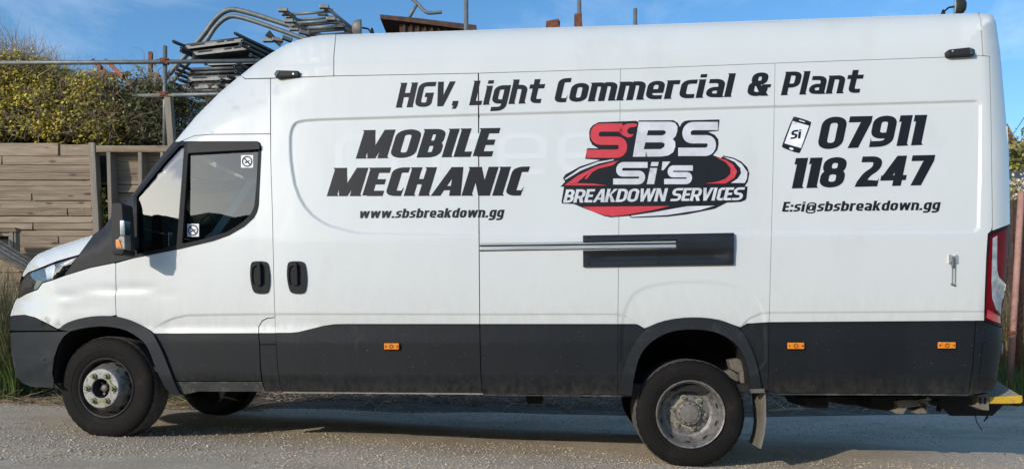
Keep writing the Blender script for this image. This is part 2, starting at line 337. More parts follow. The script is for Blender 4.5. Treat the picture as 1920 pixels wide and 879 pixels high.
for k, st_ in ((.55, 3), (1.3, 3), (2.6, 4), (4.5, 5), (8, 6), (13, 8), (24, 10), (40, 12), (62, 14)): FEAT.append((dens(offs(SILP, k), st_, False), False))
for k in (-1.8, 0, 2, 3.5, 5, 7, 9): FEAT.append((dens(offs(RECESS, k, True), 3.2), True))
for k in (-2, 0, 3, 6, 9, 11): FEAT.append((dens(offs(BULGE, k, True), 4), True))
lowp = [(a, b) for a, b in zip(LOWX, LOWY)]
for seg in (lowp[:11], lowp[13:]):
    for k in (-1.6, 0, 2.5, 5, 6.6): FEAT.append((dens([(a, b+k) for a, b in seg], 5, False), False))
for k in (0, 3, 6): FEAT.append((dens([(a, b+k) for a, b in ROOFL], 12, False), False))
for yy in (612, 638, 644, 702, 708): FEAT.append((dens([(200, yy), (1830, yy)], 14, False), False))
def tri2d(outl, holes=(), step=12, feat=True, grid=True, seg=8):
    polys = [dens(outl, seg)] + [dens(h, seg) for h in holes]
    P2 = []; E = []
    for p in polys:
        n0 = len(P2); P2 += [q[:2] for q in p]; E += [(n0+i, n0+(i+1) % len(p)) for i in range(len(p))]
    nb = len(P2); o = polys[0]
    xs = [p[0] for p in o]; ys = [p[1] for p in o]; x0, x1, y0, y1 = min(xs), max(xs), min(ys), max(ys)
    extra = []
    if feat:
        for pts, cl in FEAT:
            for p in pts:
                if x0 < p[0] < x1 and y0 < p[1] < y1: extra.append(p)
    if grid:
        gx, gy = np.meshgrid(np.arange(x0+step/2, x1, step), np.arange(y0+step/2, y1, step)); extra += list(zip(gx.ravel(), gy.ravel()))
    if extra:
        ex = np.array(extra); m = inside(ex[:, 0], ex[:, 1], o)
        for h in polys[1:]: m &= ~inside(ex[:, 0], ex[:, 1], h)
        for p in polys: m &= dist(ex[:, 0], ex[:, 1], p, True) > np.where(dist(ex[:, 0], ex[:, 1], SILP) < 5, .42, 1.6)
        P2 += [tuple(q) for q in ex[m]]
    vs, es, fs, *_ = delaunay_2d_cdt([Vector(p) for p in P2], E, [], 0, 1e-5)
    V = np.array([(v.x, v.y) for v in vs]); T = np.array([f for f in fs if len(f) == 3])
    c = V[T].mean(1); m = inside(c[:, 0], c[:, 1], o)
    for h in polys[1:]: m &= ~inside(c[:, 0], c[:, 1], h)
    T = T[m]
    ar = (V[T[:,1],0]-V[T[:,0],0])*(V[T[:,2],1]-V[T[:,0],1])-(V[T[:,2],0]-V[T[:,0],0])*(V[T[:,1],1]-V[T[:,0],1])
    T = T[np.abs(ar) > 1e-4]; ar = ar[np.abs(ar) > 1e-4]
    T[ar > 0] = T[ar > 0][:, ::-1]                # photo y runs down: this faces the camera
    return V, T
def panel(name, outl, m, parent, holes=(), off=0.0, thick=.022, feat=True, step=12, seg=4, sm=True, both=False, shape=None, label=None):
    V, T = tri2d(outl, holes, step, feat, True, seg)
    v = (shape(V[:, 0], V[:, 1]) if shape else surf(V[:, 0], V[:, 1])) + off
    co = loc(V[:, 0], V[:, 1], v); nv = len(co)
    fn = shape or surf; ex = lambda a, b: loc(a, b, fn(a, b)+off); h_ = .6; x_, y_ = V[:, 0], V[:, 1]
    nrm = np.cross(ex(x_+h_, y_)-ex(x_-h_, y_), ex(x_, y_+h_)-ex(x_, y_-h_)); nrm /= np.maximum(np.linalg.norm(nrm, axis=1, keepdims=True), 1e-12); nrm[nrm[:, 1] > 0] *= -1; faces = [tuple(t) for t in T]; smooth = [sm]*len(faces)
    if thick:                                     # turned-in edge
        cnt = {}
        for t in T:
            for a, b in ((t[0], t[1]), (t[1], t[2]), (t[2], t[0])): cnt[(a, b)] = 1
        bd = [e for e in cnt if (e[1], e[0]) not in cnt]
        ids = sorted({i for e in bd for i in e}); m1 = {i: nv+k for k, i in enumerate(ids)}; m2 = {i: nv+len(ids)+k for k, i in enumerate(ids)}
        c1 = co[ids]; c2 = c1 + np.array([0, thick, 0]); co = np.concatenate([co, c1, c2])
        for a, b in bd: faces.append((m1[b], m1[a], m2[a], m2[b])); smooth.append(False)
    def make(c, fl, nm, nr):
        me = bpy.data.meshes.new(nm); me.from_pydata(c.tolist(), [], fl); me.polygons.foreach_set('use_smooth', smooth)
        me.materials.append(m); me.update()
        if sm: me.normals_split_custom_set_from_vertices(np.concatenate([nr, np.zeros((len(c)-len(nr), 3))]).tolist())
        o = bpy.data.objects.new(nm, me); link(o, parent)
        if label: o['label'] = label
        return o
    o = make(co, faces, name, nrm)
    if both:
        c2 = co.copy(); c2[:, 1] = WID - c2[:, 1]; make(c2, [f[::-1] for f in faces], name, nrm*np.array([1, -1, 1]))
    return o
def silpart(a, b):                                # part of the outline between two x,y keys given by index
    return SILP[a:b+1]
IX = {p: i for i, p in enumerate(SILP)}
def S_(p, q): return SILP[IX[p]:IX[q]+1]

van = empty('panel_van', tuple(VO), -VA, label='long white high-roof van with dark lower cladding and mobile mechanic lettering on its side', cat='van')

# arches
RO = smooth_line([(1161,739),(1171,682),(1188,645),(1210,615),(1239,602),(1273,595.5),(1307,594),(1341,597),(1365,604),(1387,614.5),(1406,645),(1419,679),(1429,731)], 1)
RI = smooth_line([(1185,740),(1188,709),(1198,668),(1215,645),(1239,628),(1266,619),(1297,616.5),(1331,619),(1358,628),(1382,645),(1396,668),(1406,702),(1408,731)], 1)
FO = smooth_line([(109,617),(122,606),(142,598.5),(165,593.5),(188,591.4),(214,592),(238,598),(261,608),(280,619),(290,631),(304,659),(317,692),(330,725),(338,739)], 1)
FI = smooth_line([(130,621),(148,616),(172,612),(198,611),(231,616),(254,628),(271,642),(281,659),(290,685),(300,708),(313,732),(327,741)], 1)
def clipx(pts, a, b): return [p for p in pts if a <= p[0] <= b]
G = .7                                            # half of a panel gap, pixels
# --- bonnet, lamp, wing
panel('bonnet', S_((42,515),(174,441)) + [(173.5,442.5),(148,477),(106,489),(70,503.5),(53,510),(43.5,519)], M['white'], van, both=True)
lampo = [(145.5,481.5),(106,493.5),(74,505.5),(53,513.5),(42.6,524),(38.6,531),(35.2,551),(33.6,558),(48.7,549.5),(70,541),(79,529.3),(99.5,523),(120,515.5),(129,504),(139.7,487.7)]
lamp = panel('headlight', lampo, M['bumper'], van, off=.012, both=False)
panel('lamp_reflector', [(84,503),(101,495.5),(104,500),(99,520),(88,523)], M['whitevinyl'], lamp, off=.007, step=8, thick=0)  # white patch: the headlight's bright hot spot put into the reflector colour
panel('lamp_reflector', [(83.5,503.2),(87.5,523.2),(80,527),(66,537),(46,540),(40,547),(42,528),(53,516),(70,509)], M['lampgrey'], lamp, off=.008, step=8, thick=0)
panel('lamp_reflector', [(140,484),(106,496),(104.5,499),(122,496),(134,489)], M['lampgrey'], lamp, off=.008, step=8, thick=0)
panel('lamp_reflector', [(62,529.5),(70,536.5),(59,541.5),(57,540)], M['chrome'], lamp, off=.006, step=8, thick=0)
panel('lamp_reflector', [(115,506.5),(129,500.5),(127,503),(114,509)], M['chrome'], lamp, off=.006, step=8, thick=0)
panel('lens', lampo, M['lampglass'], lamp, off=.002, thick=0)
panel('front_wing', S_((19,593),(33,559))[0:] + [(35,559.5),(49,551.5),(71,543),(80,531),(100,525),(122,517),(169,502.5),(213,493.5),(216.3,494),(216.3,520),(217,545),(215.3,560),(217,590)] +
      clipx(FO, 110, 216)[::-1] + [(108,615.5),(86,604),(66,594.5),(46,589.5),(24,591)], M['white'], van, both=True)
# --- bumper
panel('bumper_trim', [(19.5,594.5),(24,592),(46,591),(66,596),(86,605.5),(107,617.5),(107,619),(25,619.5),(18.6,619)], M['clad'], van, off=-.002, both=True)
panel('front_bumper', S_((43,718),(20,640)) + [(19,624),(25,622.5),(131,621.5),(119,630),(109,647),(101,670),(97.5,699),(102,718),(112,728),(101,726.5),(59,724.5)], M['bumper'], van, both=True)
# --- cowl side and pillar
panel('cowl_panel', [(173.5,443)] + S_((174,441),(325,266))[1:] + [(335.5,267.5),(305,301.5),(251,367.5),(250.5,483),(214,491.5),(169,501),(122,515.5),(121.5,514),(141,488),(149,478)], M['greyplastic'], van, both=True)
# --- cab door
win = [(337.5,268),(350,266.5),(482,266.5),(486.5,269),(488.5,279),(483.5,384),(480.5,396),(474.5,407),(457,423.5),(428.5,440),(399,450.5),(336,465.5),(251.5,482),(252,368.5),(305,304)]
dooro = [(217.7,493.5),(250.5,484.5)] + [(251,483.6),(336,466.3),(399,451.4),(429,440.8),(457.5,424.3),(475,408),(481.4,396.5),(484.4,384.5),(489.4,279),(487.3,268.4),(482.5,265.6),(350,265.5),(342.5,264.5),(365,255.2),(399,253),(506.5,252),
         (507,300),(510.2,400),(511.8,480),(513.8,560),(515,594),(500,595.5),(490.5,600.6),(484.6,611),(484,624)] + [(288,624.5)] + clipx(FO, 218, 286)[::-1] + [(218.4,590),(216.8,560),(218.5,545),(217.8,520)]
door = panel('cab_door', dooro, M['white'], van, both=False)
dcl = [(288,625),(484,624.5),(484,628),(486,648.5),(487,685),(490,713.5),(327,713.5)] + clipx(FO, 288, 326)[::-1]
panel('lower_cladding', dcl, M['clad'], door, off=-.002)
seal = [(337,266.5),(350,265),(483,265),(488,268),(490,279),(485,385),(482,397),(476,408.5),(458,425),(429,441.5),(399.5,452),(336,467),(250,484),(250.5,367),(305,302)]
inq = [(256,368.5),(308,305.5),(336.5,274),(345.5,272.5),(331,460),(256.5,476.5)]
inm = smooth_line(dens([(352.5,287.5),(484,280.5),(481,340),(477.5,383),(474,394),(469,402.5),(454,417),(427,434),(399,444.5),(341,457)], 9), 1, True)
panel('window_seal', seal, M['blackplastic'], door, holes=[inq, inm], off=-.003, thick=.03, feat=False, seg=6)
panel('window_glass', offs(inm, -1.5, True), M['glass'], door, shape=lambda x, y: 0*x+.064, off=0, thick=0, feat=False)
panel('quarter_glass', offs(inq, -1.5, True), M['quarterglass'], door, shape=lambda x, y: np.maximum(.050, surf(x, y)+.016), off=0, thick=0, feat=False)
fr = panel('quarter_frame', [(256,368.5),(308,305.5),(336.5,274),(345.5,272.5),(331,460),(256.5,476.5)], M['blackplastic'], door,
      holes=[smooth_line(dens([(264,400),(268,374),(322,303),(331,300),(334,306),(323,440),(318,452),(270,462),(264,455)], 10), 1, True)], off=.05, thick=.05, feat=False)
panel('wind_deflector', [(350.5,267.5),(482,267),(486.5,272),(486,279.5),(351,287)], M['greyplastic'], door, off=-.022, thick=.012, feat=False)
# fuel flap behind the door
flap = panel('fuel_flap', [(515.3,595.5),(501,597.2),(492,602.2),(486.3,612),(485.5,623.8),(516.5,623.8)], M['white'], van)
panel('lower_cladding', [(485.5,624.4),(516.8,624.4),(517,644.8),(487.6,644.8),(486,630)], M['clad'], flap, off=-.002)
panel('door_post_cladding', [(487.7,646.4),(517.2,646.4),(520,690),(525,721),(529.5,733),(498,733),(492.5,716),(489,685)], M['clad'], van, off=-.001)
panel('sill', [(327,715),(490.5,715),(496.5,733.5),(372,733),(355,737),(340,739.5),(333,728)], M['dusty'], van, off=.004)
# --- cab top
panel('cab_upper_panel', [(328,265.7)] + S_((366,220),(449,143)) + [(453,143.5),(459,149),(506.3,148.3),(506.4,250.5),(399,251.4),(365,253.8),(341.5,263.4),(336,265.9)], M['white'], van, both=True)
panel('roof_front', [(451,141.8)] + S_((480,119),(606,66.5)) + [(629,65.3),(625,105),(625,142.2),(507,146.2),(460,147.3),(455,144)], M['white'], van, both=True)
roofside = panel('roof_side', [(630.5,65.3)] + S_((700,63.2),(1800,26)) + [(1834,25),(1838.5,41),(1841.8,95),(1842.3,104.5),(1453,118.5),(1163,129.5),(899,137),(626.5,142.2),(626.6,106)], M['white'], van, step=14, both=True)
# --- sliding door
sd_o = [(508,148.2),(626,143.6),(895.8,138.3),(896.5,300),(897.3,440),(898.3,560),(898.8,606.8),(648,606.8),(627,607.2),(607,610.2),(586,615.3),(560,621.8),(544,623.3),(516.9,623.4),(516,594),(514.9,560),(513,480),(511.3,400),(508.2,300)]
sdoor = panel('sliding_door', sd_o, M['white'], van)
panel('lower_cladding', [(517,624),(544,623.9),(560,622.4),(586,615.9),(607,610.8),(627,607.8),(648,607.4),(898.8,607.4),(900.3,690),(902.7,729),(905,735.5),(531.5,733.3),(526,721),(521.2,690),(518,646)], M['clad'], sdoor, off=-.002)
panel('door_lip', [(531,734.2),(905,736.6),(905.5,739),(532,736.4)], M['step'], sdoor, off=.004)
# --- fixed side panels
pa = panel('side_panel', [(898.2,138.2),(1163,130.4),(1161.3,300),(1159.8,440),(1158.6,560),(1158.1,606.8),(900.4,606.8),(899.5,500),(898.9,400)], M['white'], van)
panel('lower_cladding', [(900.5,607.4),(1158.1,607.4),(1157.5,739),(906.5,736.8),(904.2,729),(901.8,690)], M['clad'], pa, off=-.002)
arch_t = clipx(RO, 1209, 1388)
pb = panel('side_panel', [(1163.7,130.4),(1453,119.4),(1449.5,300),(1446,440),(1443,560),(1441.6,603.3),(1400,606),(1388.5,613)] + arch_t[::-1][1:-1] + [(1208.5,615),(1196,607.8),(1190,606.8),(1158.9,606.8),(1159.4,560),(1160.6,440),(1162,300)], M['white'], van)
panel('lower_cladding', [(1158.8,607.4),(1190,607.4),(1196,608.4),(1209,616.3)] + [p for p in RO if p[0] < 1209][::-1] + [(1158.2,739.3)], M['clad'], pb, off=-.002)
panel('lower_cladding', [(1388.5,614.5),(1400,606.7),(1441.5,604),(1439.6,733),(1430,733)] + [p for p in RO if 1389 < p[0] < 1428.5][::-1], M['clad'], pb, off=-.002)
lampt = [(1852.8,439.5),(1858.5,434.5),(1893,421.5)]
pc = panel('side_panel', [(1453.7,119.4),(1842.5,105.6),(1855,106.5),(1858,240),(1860.3,424),(1858,432.5),(1852,438),(1849.2,480),(1846,560),(1845,600.5),(1442.4,603.3),(1443.8,560),(1446.8,440),(1450.3,300)], M['white'], van)
panel('lower_cladding', [(1442.3,604),(1829.5,601.7),(1828.5,604.6),(1822.8,689),(1816,733),(1812.5,736.5),(1459,735.5),(1440.5,733)], M['clad'], pc, off=-.002)
panel('sill_lip', [(1456,736.5),(1813,737.6),(1812.5,741),(1457,740)], M['dusty'], van, off=.010)
panel('sill_lip', [(907,738),(1184,740),(1184,743),(907,741)], M['dusty'], van, off=.012)
panel('rear_pillar', [(1836.5,24.9)] + S_((1850,25.5),(1892,284)) + [(1894,419.8),(1861.5,432),(1862,424),(1859.5,240),(1856.3,106),(1843.8,104),(1843.3,95),(1840.2,41)], M['white'], van, both=True)
# --- tail lamp
tlo = [(1853.5,440),(1859,435),(1893.3,422)] + S_((1891,482),(1878,613)) + [(1862,608),(1846.3,601),(1847.3,560),(1850.5,480)]
tl = panel('tail_light', tlo, M['blackplastic'], van, off=.004, both=True)
panel('red_lens', [(1859,443),(1863,440),(1890.8,428),(1889,482),(1885,530),(1876,588),(1876.5,608.5),(1862,603.5),(1849,597),(1851,560),(1853,510)], M['redlens'], tl, off=-.008, step=7)
panel('clear_lens', [(1862,446),(1870,441.5),(1869.5,505),(1873,519),(1886,533.5),(1885.5,548),(1878,566),(1876.8,589),(1868,580),(1861,560),(1859.5,530),(1860.5,490)], M['clearlens'], tl, off=-.012, step=7)
panel('red_lens', [(1852,580),(1862,585),(1875,593),(1876,606),(1862,601),(1850,595)], M['red'], tl, off=-.010, step=7)
panel('rear_bumper', [(1831,604),(1832,602.6),(1845,602.6),(1862,609.5),(1878.5,615)] + S_((1879.5,623),(1869.5,714)) + [(1860,731.5),(1831,738.3),(1818,736.5),(1818,733),(1824.8,689),(1830.3,608)], M['clad'], van, off=-.003, both=True)
panel('bumper_corner', [(1843,648),(1848,640),(1866,638.5),(1873,641),(1871,680),(1866,710),(1858,725),(1836,730)], M['clad'], van, off=-.010, thick=.008)
# --- arches
panel('arch_trim', RO + [(1409,731.5)] + RI[::-1], M['bumper'], van, off=-.022, thick=.06, feat=False, step=7, seg=6)
panel('arch_trim', FO + FI[::-1], M['bumper'], van, off=-.024, thick=.07, feat=False, step=7, seg=6, label='front arch trim dusty at its lower end')
# ------------------------------------------------------------------ the van: what closes it
def bridge(name, pts, m, bu=0., bz=0., n=12, parent=None, s0=0., s1=1., off=.0, du=0.0):
    p = np.array(dens(pts, 10, False)); near = loc(p[:, 0], p[:, 1], surf(p[:, 0], p[:, 1])+off); rows = []
    for k in range(n+1):
        s = s0+(s1-s0)*k/n; q = near.copy(); q[:, 1] = near[:, 1]+(WID-2*near[:, 1])*s
        e = 4*s*(1-s); q[:, 0] += du-bu*e; q[:, 2] += bz*e; rows.append(q)
    V = np.concatenate(rows); c = len(near)
    Fc = [(i*c+j, i*c+j+1, (i+1)*c+j+1, (i+1)*c+j) for i in range(n) for j in range(c-1)]
    return mesh_np(name, V, Fc, m, parent or van, True)
bridge('roof', S_((414,172),(1863,31)), M['white'], bz=.05)
bridge('roof_brow', S_((325,266),(414,172)), M['white'], bu=.06, bz=.03)
scr = bridge('windscreen', S_((208,407),(325,266)), M['glass'], bu=.08, s0=.04, s1=.96)
for s0, s1 in ((0, .04), (.96, 1)): bridge('windscreen_pillar', S_((208,407),(325,266)), M['greyplastic'], bu=.08, n=2, s0=s0, s1=s1)
bridge('pillar_trim', S_((208,407),(325,266)), M['cabtrim'], bu=.08, n=3, s0=.88, s1=.975, du=.05)
bridge('scuttle', S_((174,441),(208,407)), M['blackplastic'], bu=.09)
bridge('bonnet_top', S_((42,515),(174,441)), M['white'], bu=.12, bz=.02)
gr = bridge('grille', S_((33,559),(42,515)), M['blackplastic'], bu=.14)
bridge('front_panel', S_((24,577),(33,559)), M['white'], bu=.15)
bridge('front_bumper', S_((43,718),(24,577)), M['bumper'], bu=.15)
rear_white = S_((1863,31),(1891,482)); bridge('rear_door', rear_white, M['white'], n=6, s0=0, s1=.497); bridge('rear_door', rear_white, M['white'], n=6, s0=.503, s1=1)
bridge('rear_skirt', S_((1891,482),(1860,732)), M['clad'], n=6)
def mirror(o, parent, name=None):
    me = o.data.copy(); n = len(me.vertices); a = np.empty(n*3, np.float32); me.vertices.foreach_get('co', a); a = a.reshape(-1, 3); a[:, 1] = WID-a[:, 1]
    me.vertices.foreach_set('co', a.ravel()); me.flip_normals(); me.update()
    q = bpy.data.objects.new(name or o.name.split('.')[0], me); link(q, parent)
    for ch in list(o.children): mirror(ch, q)
    return q
for o in (door, flap, pa, pb, pc): mirror(o, van)
mirror(sdoor, van, 'side_panel')
for o in list(van.children):
    if o.name.startswith(('arch_trim', 'door_post_cladding', 'sill')) and 'lip' not in o.name: mirror(o, van)
mirror(lamp, van)
# dark inner shell that the panel gaps look into
shell = S_((70,477),(148,449)) ; ish = offs(SIL[IX[(55,492)]:IX[(1878,654)]+1], 7)
ish = [p for p in ish]
shell_o = ish + [(1868,690),(1850,728),(1815,732),(1445,731)] + [(x, y) for x, y in RO if x > 1210][::-1] + [(x, y) for x, y in RO if x <= 1210][::-1] + [(905,735),(500,731),(345,735)] + FO[::-1][2:-4] + [(60,593),(42,580),(48,540)]
hole = offs(seal, -3, True)
hole = [(333,462),(255,479),(256,372),(306,308),(338,271),(482,270),(484,280),(479,384),(472,402),(455,417),(428,434)]
sh = panel('inner_shell', shell_o, M['void'], van, holes=[hole], off=.034, thick=0, feat=False, step=16, both=True)
# --- cab inside
def vbox(name, u0, u1, v0, v1, z0, z1, m, parent=None, bev=.02):
    b = MB(); b.box(((u0+u1)/2, (v0+v1)/2, (z0+z1)/2), (u1-u0, v1-v0, z1-z0)); o = b.build(name, m, parent or van)
    if bev: bevel(o, bev, 3)
    return o
def U(x, y=640, v=0): return float(loc(x, y, v)[0])
def Z(y, x=960, v=0): return float(loc(x, y, v)[2])
uf, ub = U(300), U(505)
vbox('bulkhead', U(512), U(518), .08, 1.92, Z(700), Z(160), M['void'], bev=0)
vbox('cab_floor', U(225), U(512), .08, 1.92, Z(700), Z(690), M['void'], bev=0)
vbox('headlining', U(365), U(512), .16, 1.84, Z(262, 400), Z(256, 400), M['cabtrim'], bev=0)
db = MB(); dz = Z(447, 300)
prof = [(U(232), dz-.16), (U(236), dz-.06), (U(262), dz-.02), (U(318), dz-.015), (U(332), dz-.05), (U(334), dz-.28), (U(300), dz-.6), (U(232), dz-.6)]
db.add([(u, .10, z) for u, z in prof]+[(u, 1.9, z) for u, z in prof], [(i, (i+1) % 8, 8+(i+1) % 8, 8+i) for i in range(8)]+[tuple(range(7, -1, -1)), tuple(range(8, 16))])
dash = db.build('dashboard', M['dash'], van); bevel(dash, .02, 3)
for vv in (.35, 1.1, 1.55):
    st = empty('seat', (0,0,0), parent=van)
    b = MB(); b.box((U(440), vv, Z(560)), (.48, .44, .14)); bevel(b.build('seat_base', M['seat'], st), .04, 3)
    R = Matrix.Rotation(math.radians(14), 3, 'Y'); b = MB(); b.box((U(496), vv, Z(485)), (.13, .42, .62), R); bevel(b.build('seat_back', M['seat'], st), .05, 3)
    b = MB(); b.box((U(508), vv, Z(392)), (.10, .25, .19), R); bevel(b.build('headrest', M['seat'], st), .04, 3)
sw = MB(); cc = Vector((U(362), 1.5, dz+.02)); tilt = Matrix.Rotation(math.radians(-62), 3, 'Y')
sw.tube([cc + tilt @ Vector((.19*math.cos(a), .19*math.sin(a), 0)) for a in np.linspace(0, 2*math.pi, 33)], .016, 8, False)
for a in (0.3, 2.84, 4.71): sw.tube([cc, cc + tilt @ Vector((.19*math.cos(a), .19*math.sin(a), 0))], .014, 6)
sw.build('steering_wheel', M['dash'], van, True)
wire = MB(); wire.tube([loc(370,440,.5)]+[loc(x, y, .6) for x, y in ((378,412),(392,402),(400,414),(396,436))], .006, 5); wire.build('phone_charger_cable', M['dash'], van)
# --- no smoking stickers
for (x0, y0, x1, y1) in ((452,291,474.5,314.5),(351,419.5,373,443.5)):
    offv = .0; cx, cy, w, h = (x0+x1)/2, (y0+y1)/2, (x1-x0)/2, (y1-y0)/2
    st = panel('no_smoking_sticker', [(x0,y0),(x1,y0),(x1,y1),(x0,y1)], M['whitevinyl'], van, shape=lambda x, y: 0*x+.062, off=offv, thick=0, feat=False)
    ring = lambda r: [(cx+r*w*math.cos(a), cy+r*h*math.sin(a)) for a in np.linspace(0, 2*math.pi, 28)[:-1]]
    panel('ring', ring(.86), M['greyplastic'], st, holes=[ring(.68)], shape=lambda x, y: 0*x+.062, off=offv-.002, thick=0, feat=False, seg=3)
    panel('cigarette', [(cx-.42*w, cy+.12*h), (cx+.42*w, cy+.12*h-.3*h), (cx+.44*w, cy-.05*h), (cx-.40*w, cy+.34*h)], M['ink'], st, shape=lambda x, y: 0*x+.062, off=offv-.0015, thick=0, feat=False)
    panel('bar', [(cx-.62*w, cy-.5*h), (cx-.5*w, cy-.64*h), (cx+.62*w, cy+.5*h), (cx+.5*w, cy+.64*h)], M['greyplastic'], st, shape=lambda x, y: 0*x+.062, off=offv-.003, thick=0, feat=False)
# --- mirror
def extr(name, pts, v0, v1, m, parent, bev=.008, hole=None):
    n = len(pts); a = [loc(x, y, v0) for x, y in pts]; dv = np.array([0, v1-v0, 0])
    b = MB(); b.add([*a, *[p+dv for p in a]], [tuple(range(n)), tuple(range(2*n-1, n-1, -1))]+[(i, n+i, n+(i+1) % n, (i+1) % n) for i in range(n)])
    o = b.build(name, m, parent)
    bmx = bmesh.new(); bmx.from_mesh(o.data); bmesh.ops.recalc_face_normals(bmx, faces=bmx.faces); bmx.to_mesh(o.data); bmx.free()
    if bev: bevel(o, bev, 3); o.data.polygons.foreach_set('use_smooth', [True]*len(o.data.polygons)); o.modifiers.new('wn', 'WEIGHTED_NORMAL')
    return o
mx_ = lambda p, s=0: [(208+(x-208)*.74+s, y) for x, y in p]
mr = extr('door_mirror', smooth_line(dens(mx_([(208,386),(211,381.5),(218,379.5),(234,380),(236.5,384),(239,408),(241,440),(242,466),(240,474.5),(235,477),(216,476.5),(210.5,469),(208.5,440),(207,405)]), 6), 1, True), -.27, -.135, M['greyplastic'], van, .018)
extr('mirror_arm', [(222,440),(234,438),(234,462),(222,460)], -.15, .04, M['greyplastic'], mr, .012)
extr('bottom_cap', mx_([(209.5,471.5),(242,468),(240,476),(235,478.5),(216,478)]), -.274, -.13, M['blackplastic'], mr, .008)
extr('mirror_glass', mx_([(228,414),(231,413),(239.5,413),(240.2,441),(229.5,441)], 1.5), -.279, -.20, M['chrome'], mr, .004)
extr('indicator_frame', mx_([(228.5,442),(240.4,442),(241.3,467.5),(220,466.5),(217.5,462),(216.8,449),(224,447.5)], 1.5), -.276, -.20, M['rim'], mr, .004)
extr('indicator', mx_([(217.5,449.5),(226.5,448.5),(229,455),(233.5,464.5),(220.5,464),(218.2,460)], 1.5), -.282, -.22, M['amber'], mr, .003)
# --- handles
def handle(dx):
    o_ = smooth_line([(475+dx,489.5),(497+dx,489.5),(502+dx,494),(505+dx,512),(505.5+dx,530),(503+dx,545),(498+dx,550),(479+dx,550),(474+dx,545),(470+dx,530),(468.5+dx,512),(470+dx,494)], 1, True)
    parent = door if dx == 0 else sdoor
    cup = smooth_line([(474+dx,497),(499+dx,497),(500+dx,515),(499+dx,532),(490+dx,535),(480+dx,535),(474+dx,532),(472+dx,515)], 1, True)
    h = panel('door_handle', o_, M['blackplastic'], parent, holes=[cup], off=-.012, thick=.02, feat=False, step=6, seg=4)
    panel('handle_cup', cup, M['void'], h, off=-.0015, thick=0, feat=False, step=6, seg=4)
    g = extr('grip', [(481+dx,491.5),(487.5+dx,491.5),(489+dx,512),(489.5+dx,535.5),(482+dx,535.5),(481+dx,512)], float(surf(485., 510.))-.03, float(surf(485., 510.))-.012, M['blackplastic'], h, .006)
    extr('lock_cover', [(481+dx,537.5),(490+dx,537.5),(490+dx,546),(482.5+dx,546)], float(surf(485., 510.))-.0165, float(surf(485., 510.))-.008, M['blackplastic'], h, .003)
handle(0); handle(69)
# --- sliding door rail and cover
vr = float(surf(1000., 460.))
rail = extr('sliding_rail', [(899.5,456.2),(1268.5,450.8),(1268.5,465),(899.5,471)], vr-.004, vr+.02, M['void'], van, 0)
for a, b in (((456.6,459.9),(451.2,455.0)), ((462.4,469.0),(457.8,464.3))):
    extr('rail_strip', [(899.5,a[0]),(1268,b[0]),(1268,b[1]),(899.5,a[1])], vr-.016, vr-.003, M['steel'], rail, .003)
cov_o = [(1093,441.3),(1376.5,436.3),(1376,495.3),(1093.4,499.6)]
cover = panel('rail_cover', cov_o, M['railcover'], van, holes=[[(1092.95,453),(1269.5,449.2),(1269.5,466.2),(1093.2,469.5)]], thick=.04, feat=False, step=5, seg=5,
   shape=lambda x, y: vr-.026 + .016*np.exp(-((y-483+(x-1093)*.017)/7)**2)*np.clip((x-1105)/30, 0, 1)*np.clip((1368-x)/30, 0, 1) - .006*sst((y-(446-(x-1093)*.017))/8)*sst((478-(x-1093)*.015-y)/8))
for x, y in ((1103,445),(1233,442.5),(1367,440),(1102,494),(1233,492.5),(1366,489.5)):
    b = MB(); c = loc(x, y, vr-.027); b.lathe([(.0005,-.006),(.006,-.005),(.008,.004)], 12); sc = b.build('screw', M['void'], cover, True); sc.location = c
# --- lamps, latch
for (x0, x1, y) in ((720,748,649),(1477,1508.5,648),(1759.5,1792.5,647)):
    vv = float(surf((x0+x1)/2, y))
    m_ = extr('side_marker_lamp', [(x0-.7,y-6.8),(x1+.7,y-6.8),(x1+.7,y+7),(x0-.7,y+7)], vv-.012, vv+.01, M['void'], van, .003)
    extr('amber_lens', [(x0,y-6),(x1,y-6),(x1,y+6),(x0,y+6)], vv-.024, vv-.008, M['amber'], m_, .005)
    for xx in (x0+3.2, x1-3.2):
        extr('fixing_screw', [(xx-1.5,y-1.6),(xx+1.5,y-1.6),(xx+1.5,y+1.6),(xx-1.5,y+1.6)], vv-.026, vv-.02, M['rust'], m_, 0)
    c = loc((x0+x1)/2, y, vv-.0245); b = MB(); b.lathe([(.008,0),(.0145,-.0015),(.0145,.004)], 14); rr_ = b.build('moulded_ring', M['rust'], m_); rr_.location = c
for pts, lt in (([(513,139),(518,131.5),(559,132.5),(560.5,136),(560,143),(516,144.8)], 0), ([(1776,95.5),(1781,92.5),(1818,88.5),(1829,92.5),(1829.5,102.5),(1778,105.5)], 1)):
    xm = sum(p[0] for p in pts)/6; vv = float(surf(xm, pts[-1][1]))
    r_ = extr('roof_marker_lamp', pts, vv-.042, vv+.03, M['greyplastic'], van, .008)
    extr('lens', ([(514,139.3),(519.5,133.5),(524.5,134),(519,143.4),(515.5,143.6)] if not lt else [(1818.5,90.5),(1828,93.5),(1828.6,101),(1820,102)]), vv-.046, vv-.02, M['lampglass'], r_, .003)
    px = (550,139) if not lt else (1786,96.3)
    b = MB(); b.lathe([(.0005,-.004),(.006,-.004),(.006,.01)], 10); d = b.build('screw', M['steel'], r_); d.location = loc(*px, vv-.044)
vl = float(surf(1787., 485.))
la = extr('door_latch', [(1778.5,478),(1783,476.5),(1784,479),(1791,479),(1792,476.5),(1796.5,478),(1797,493),(1792.5,494),(1791,489),(1784,489),(1783,494),(1779,493.5)], vl-.012, vl+.004, M['steel'], van, .002)
extr('latch_body', [(1785.5,481),(1790,481),(1790.5,500),(1786,500)], vl-.026, vl-.008, M['galv'], la, .003)
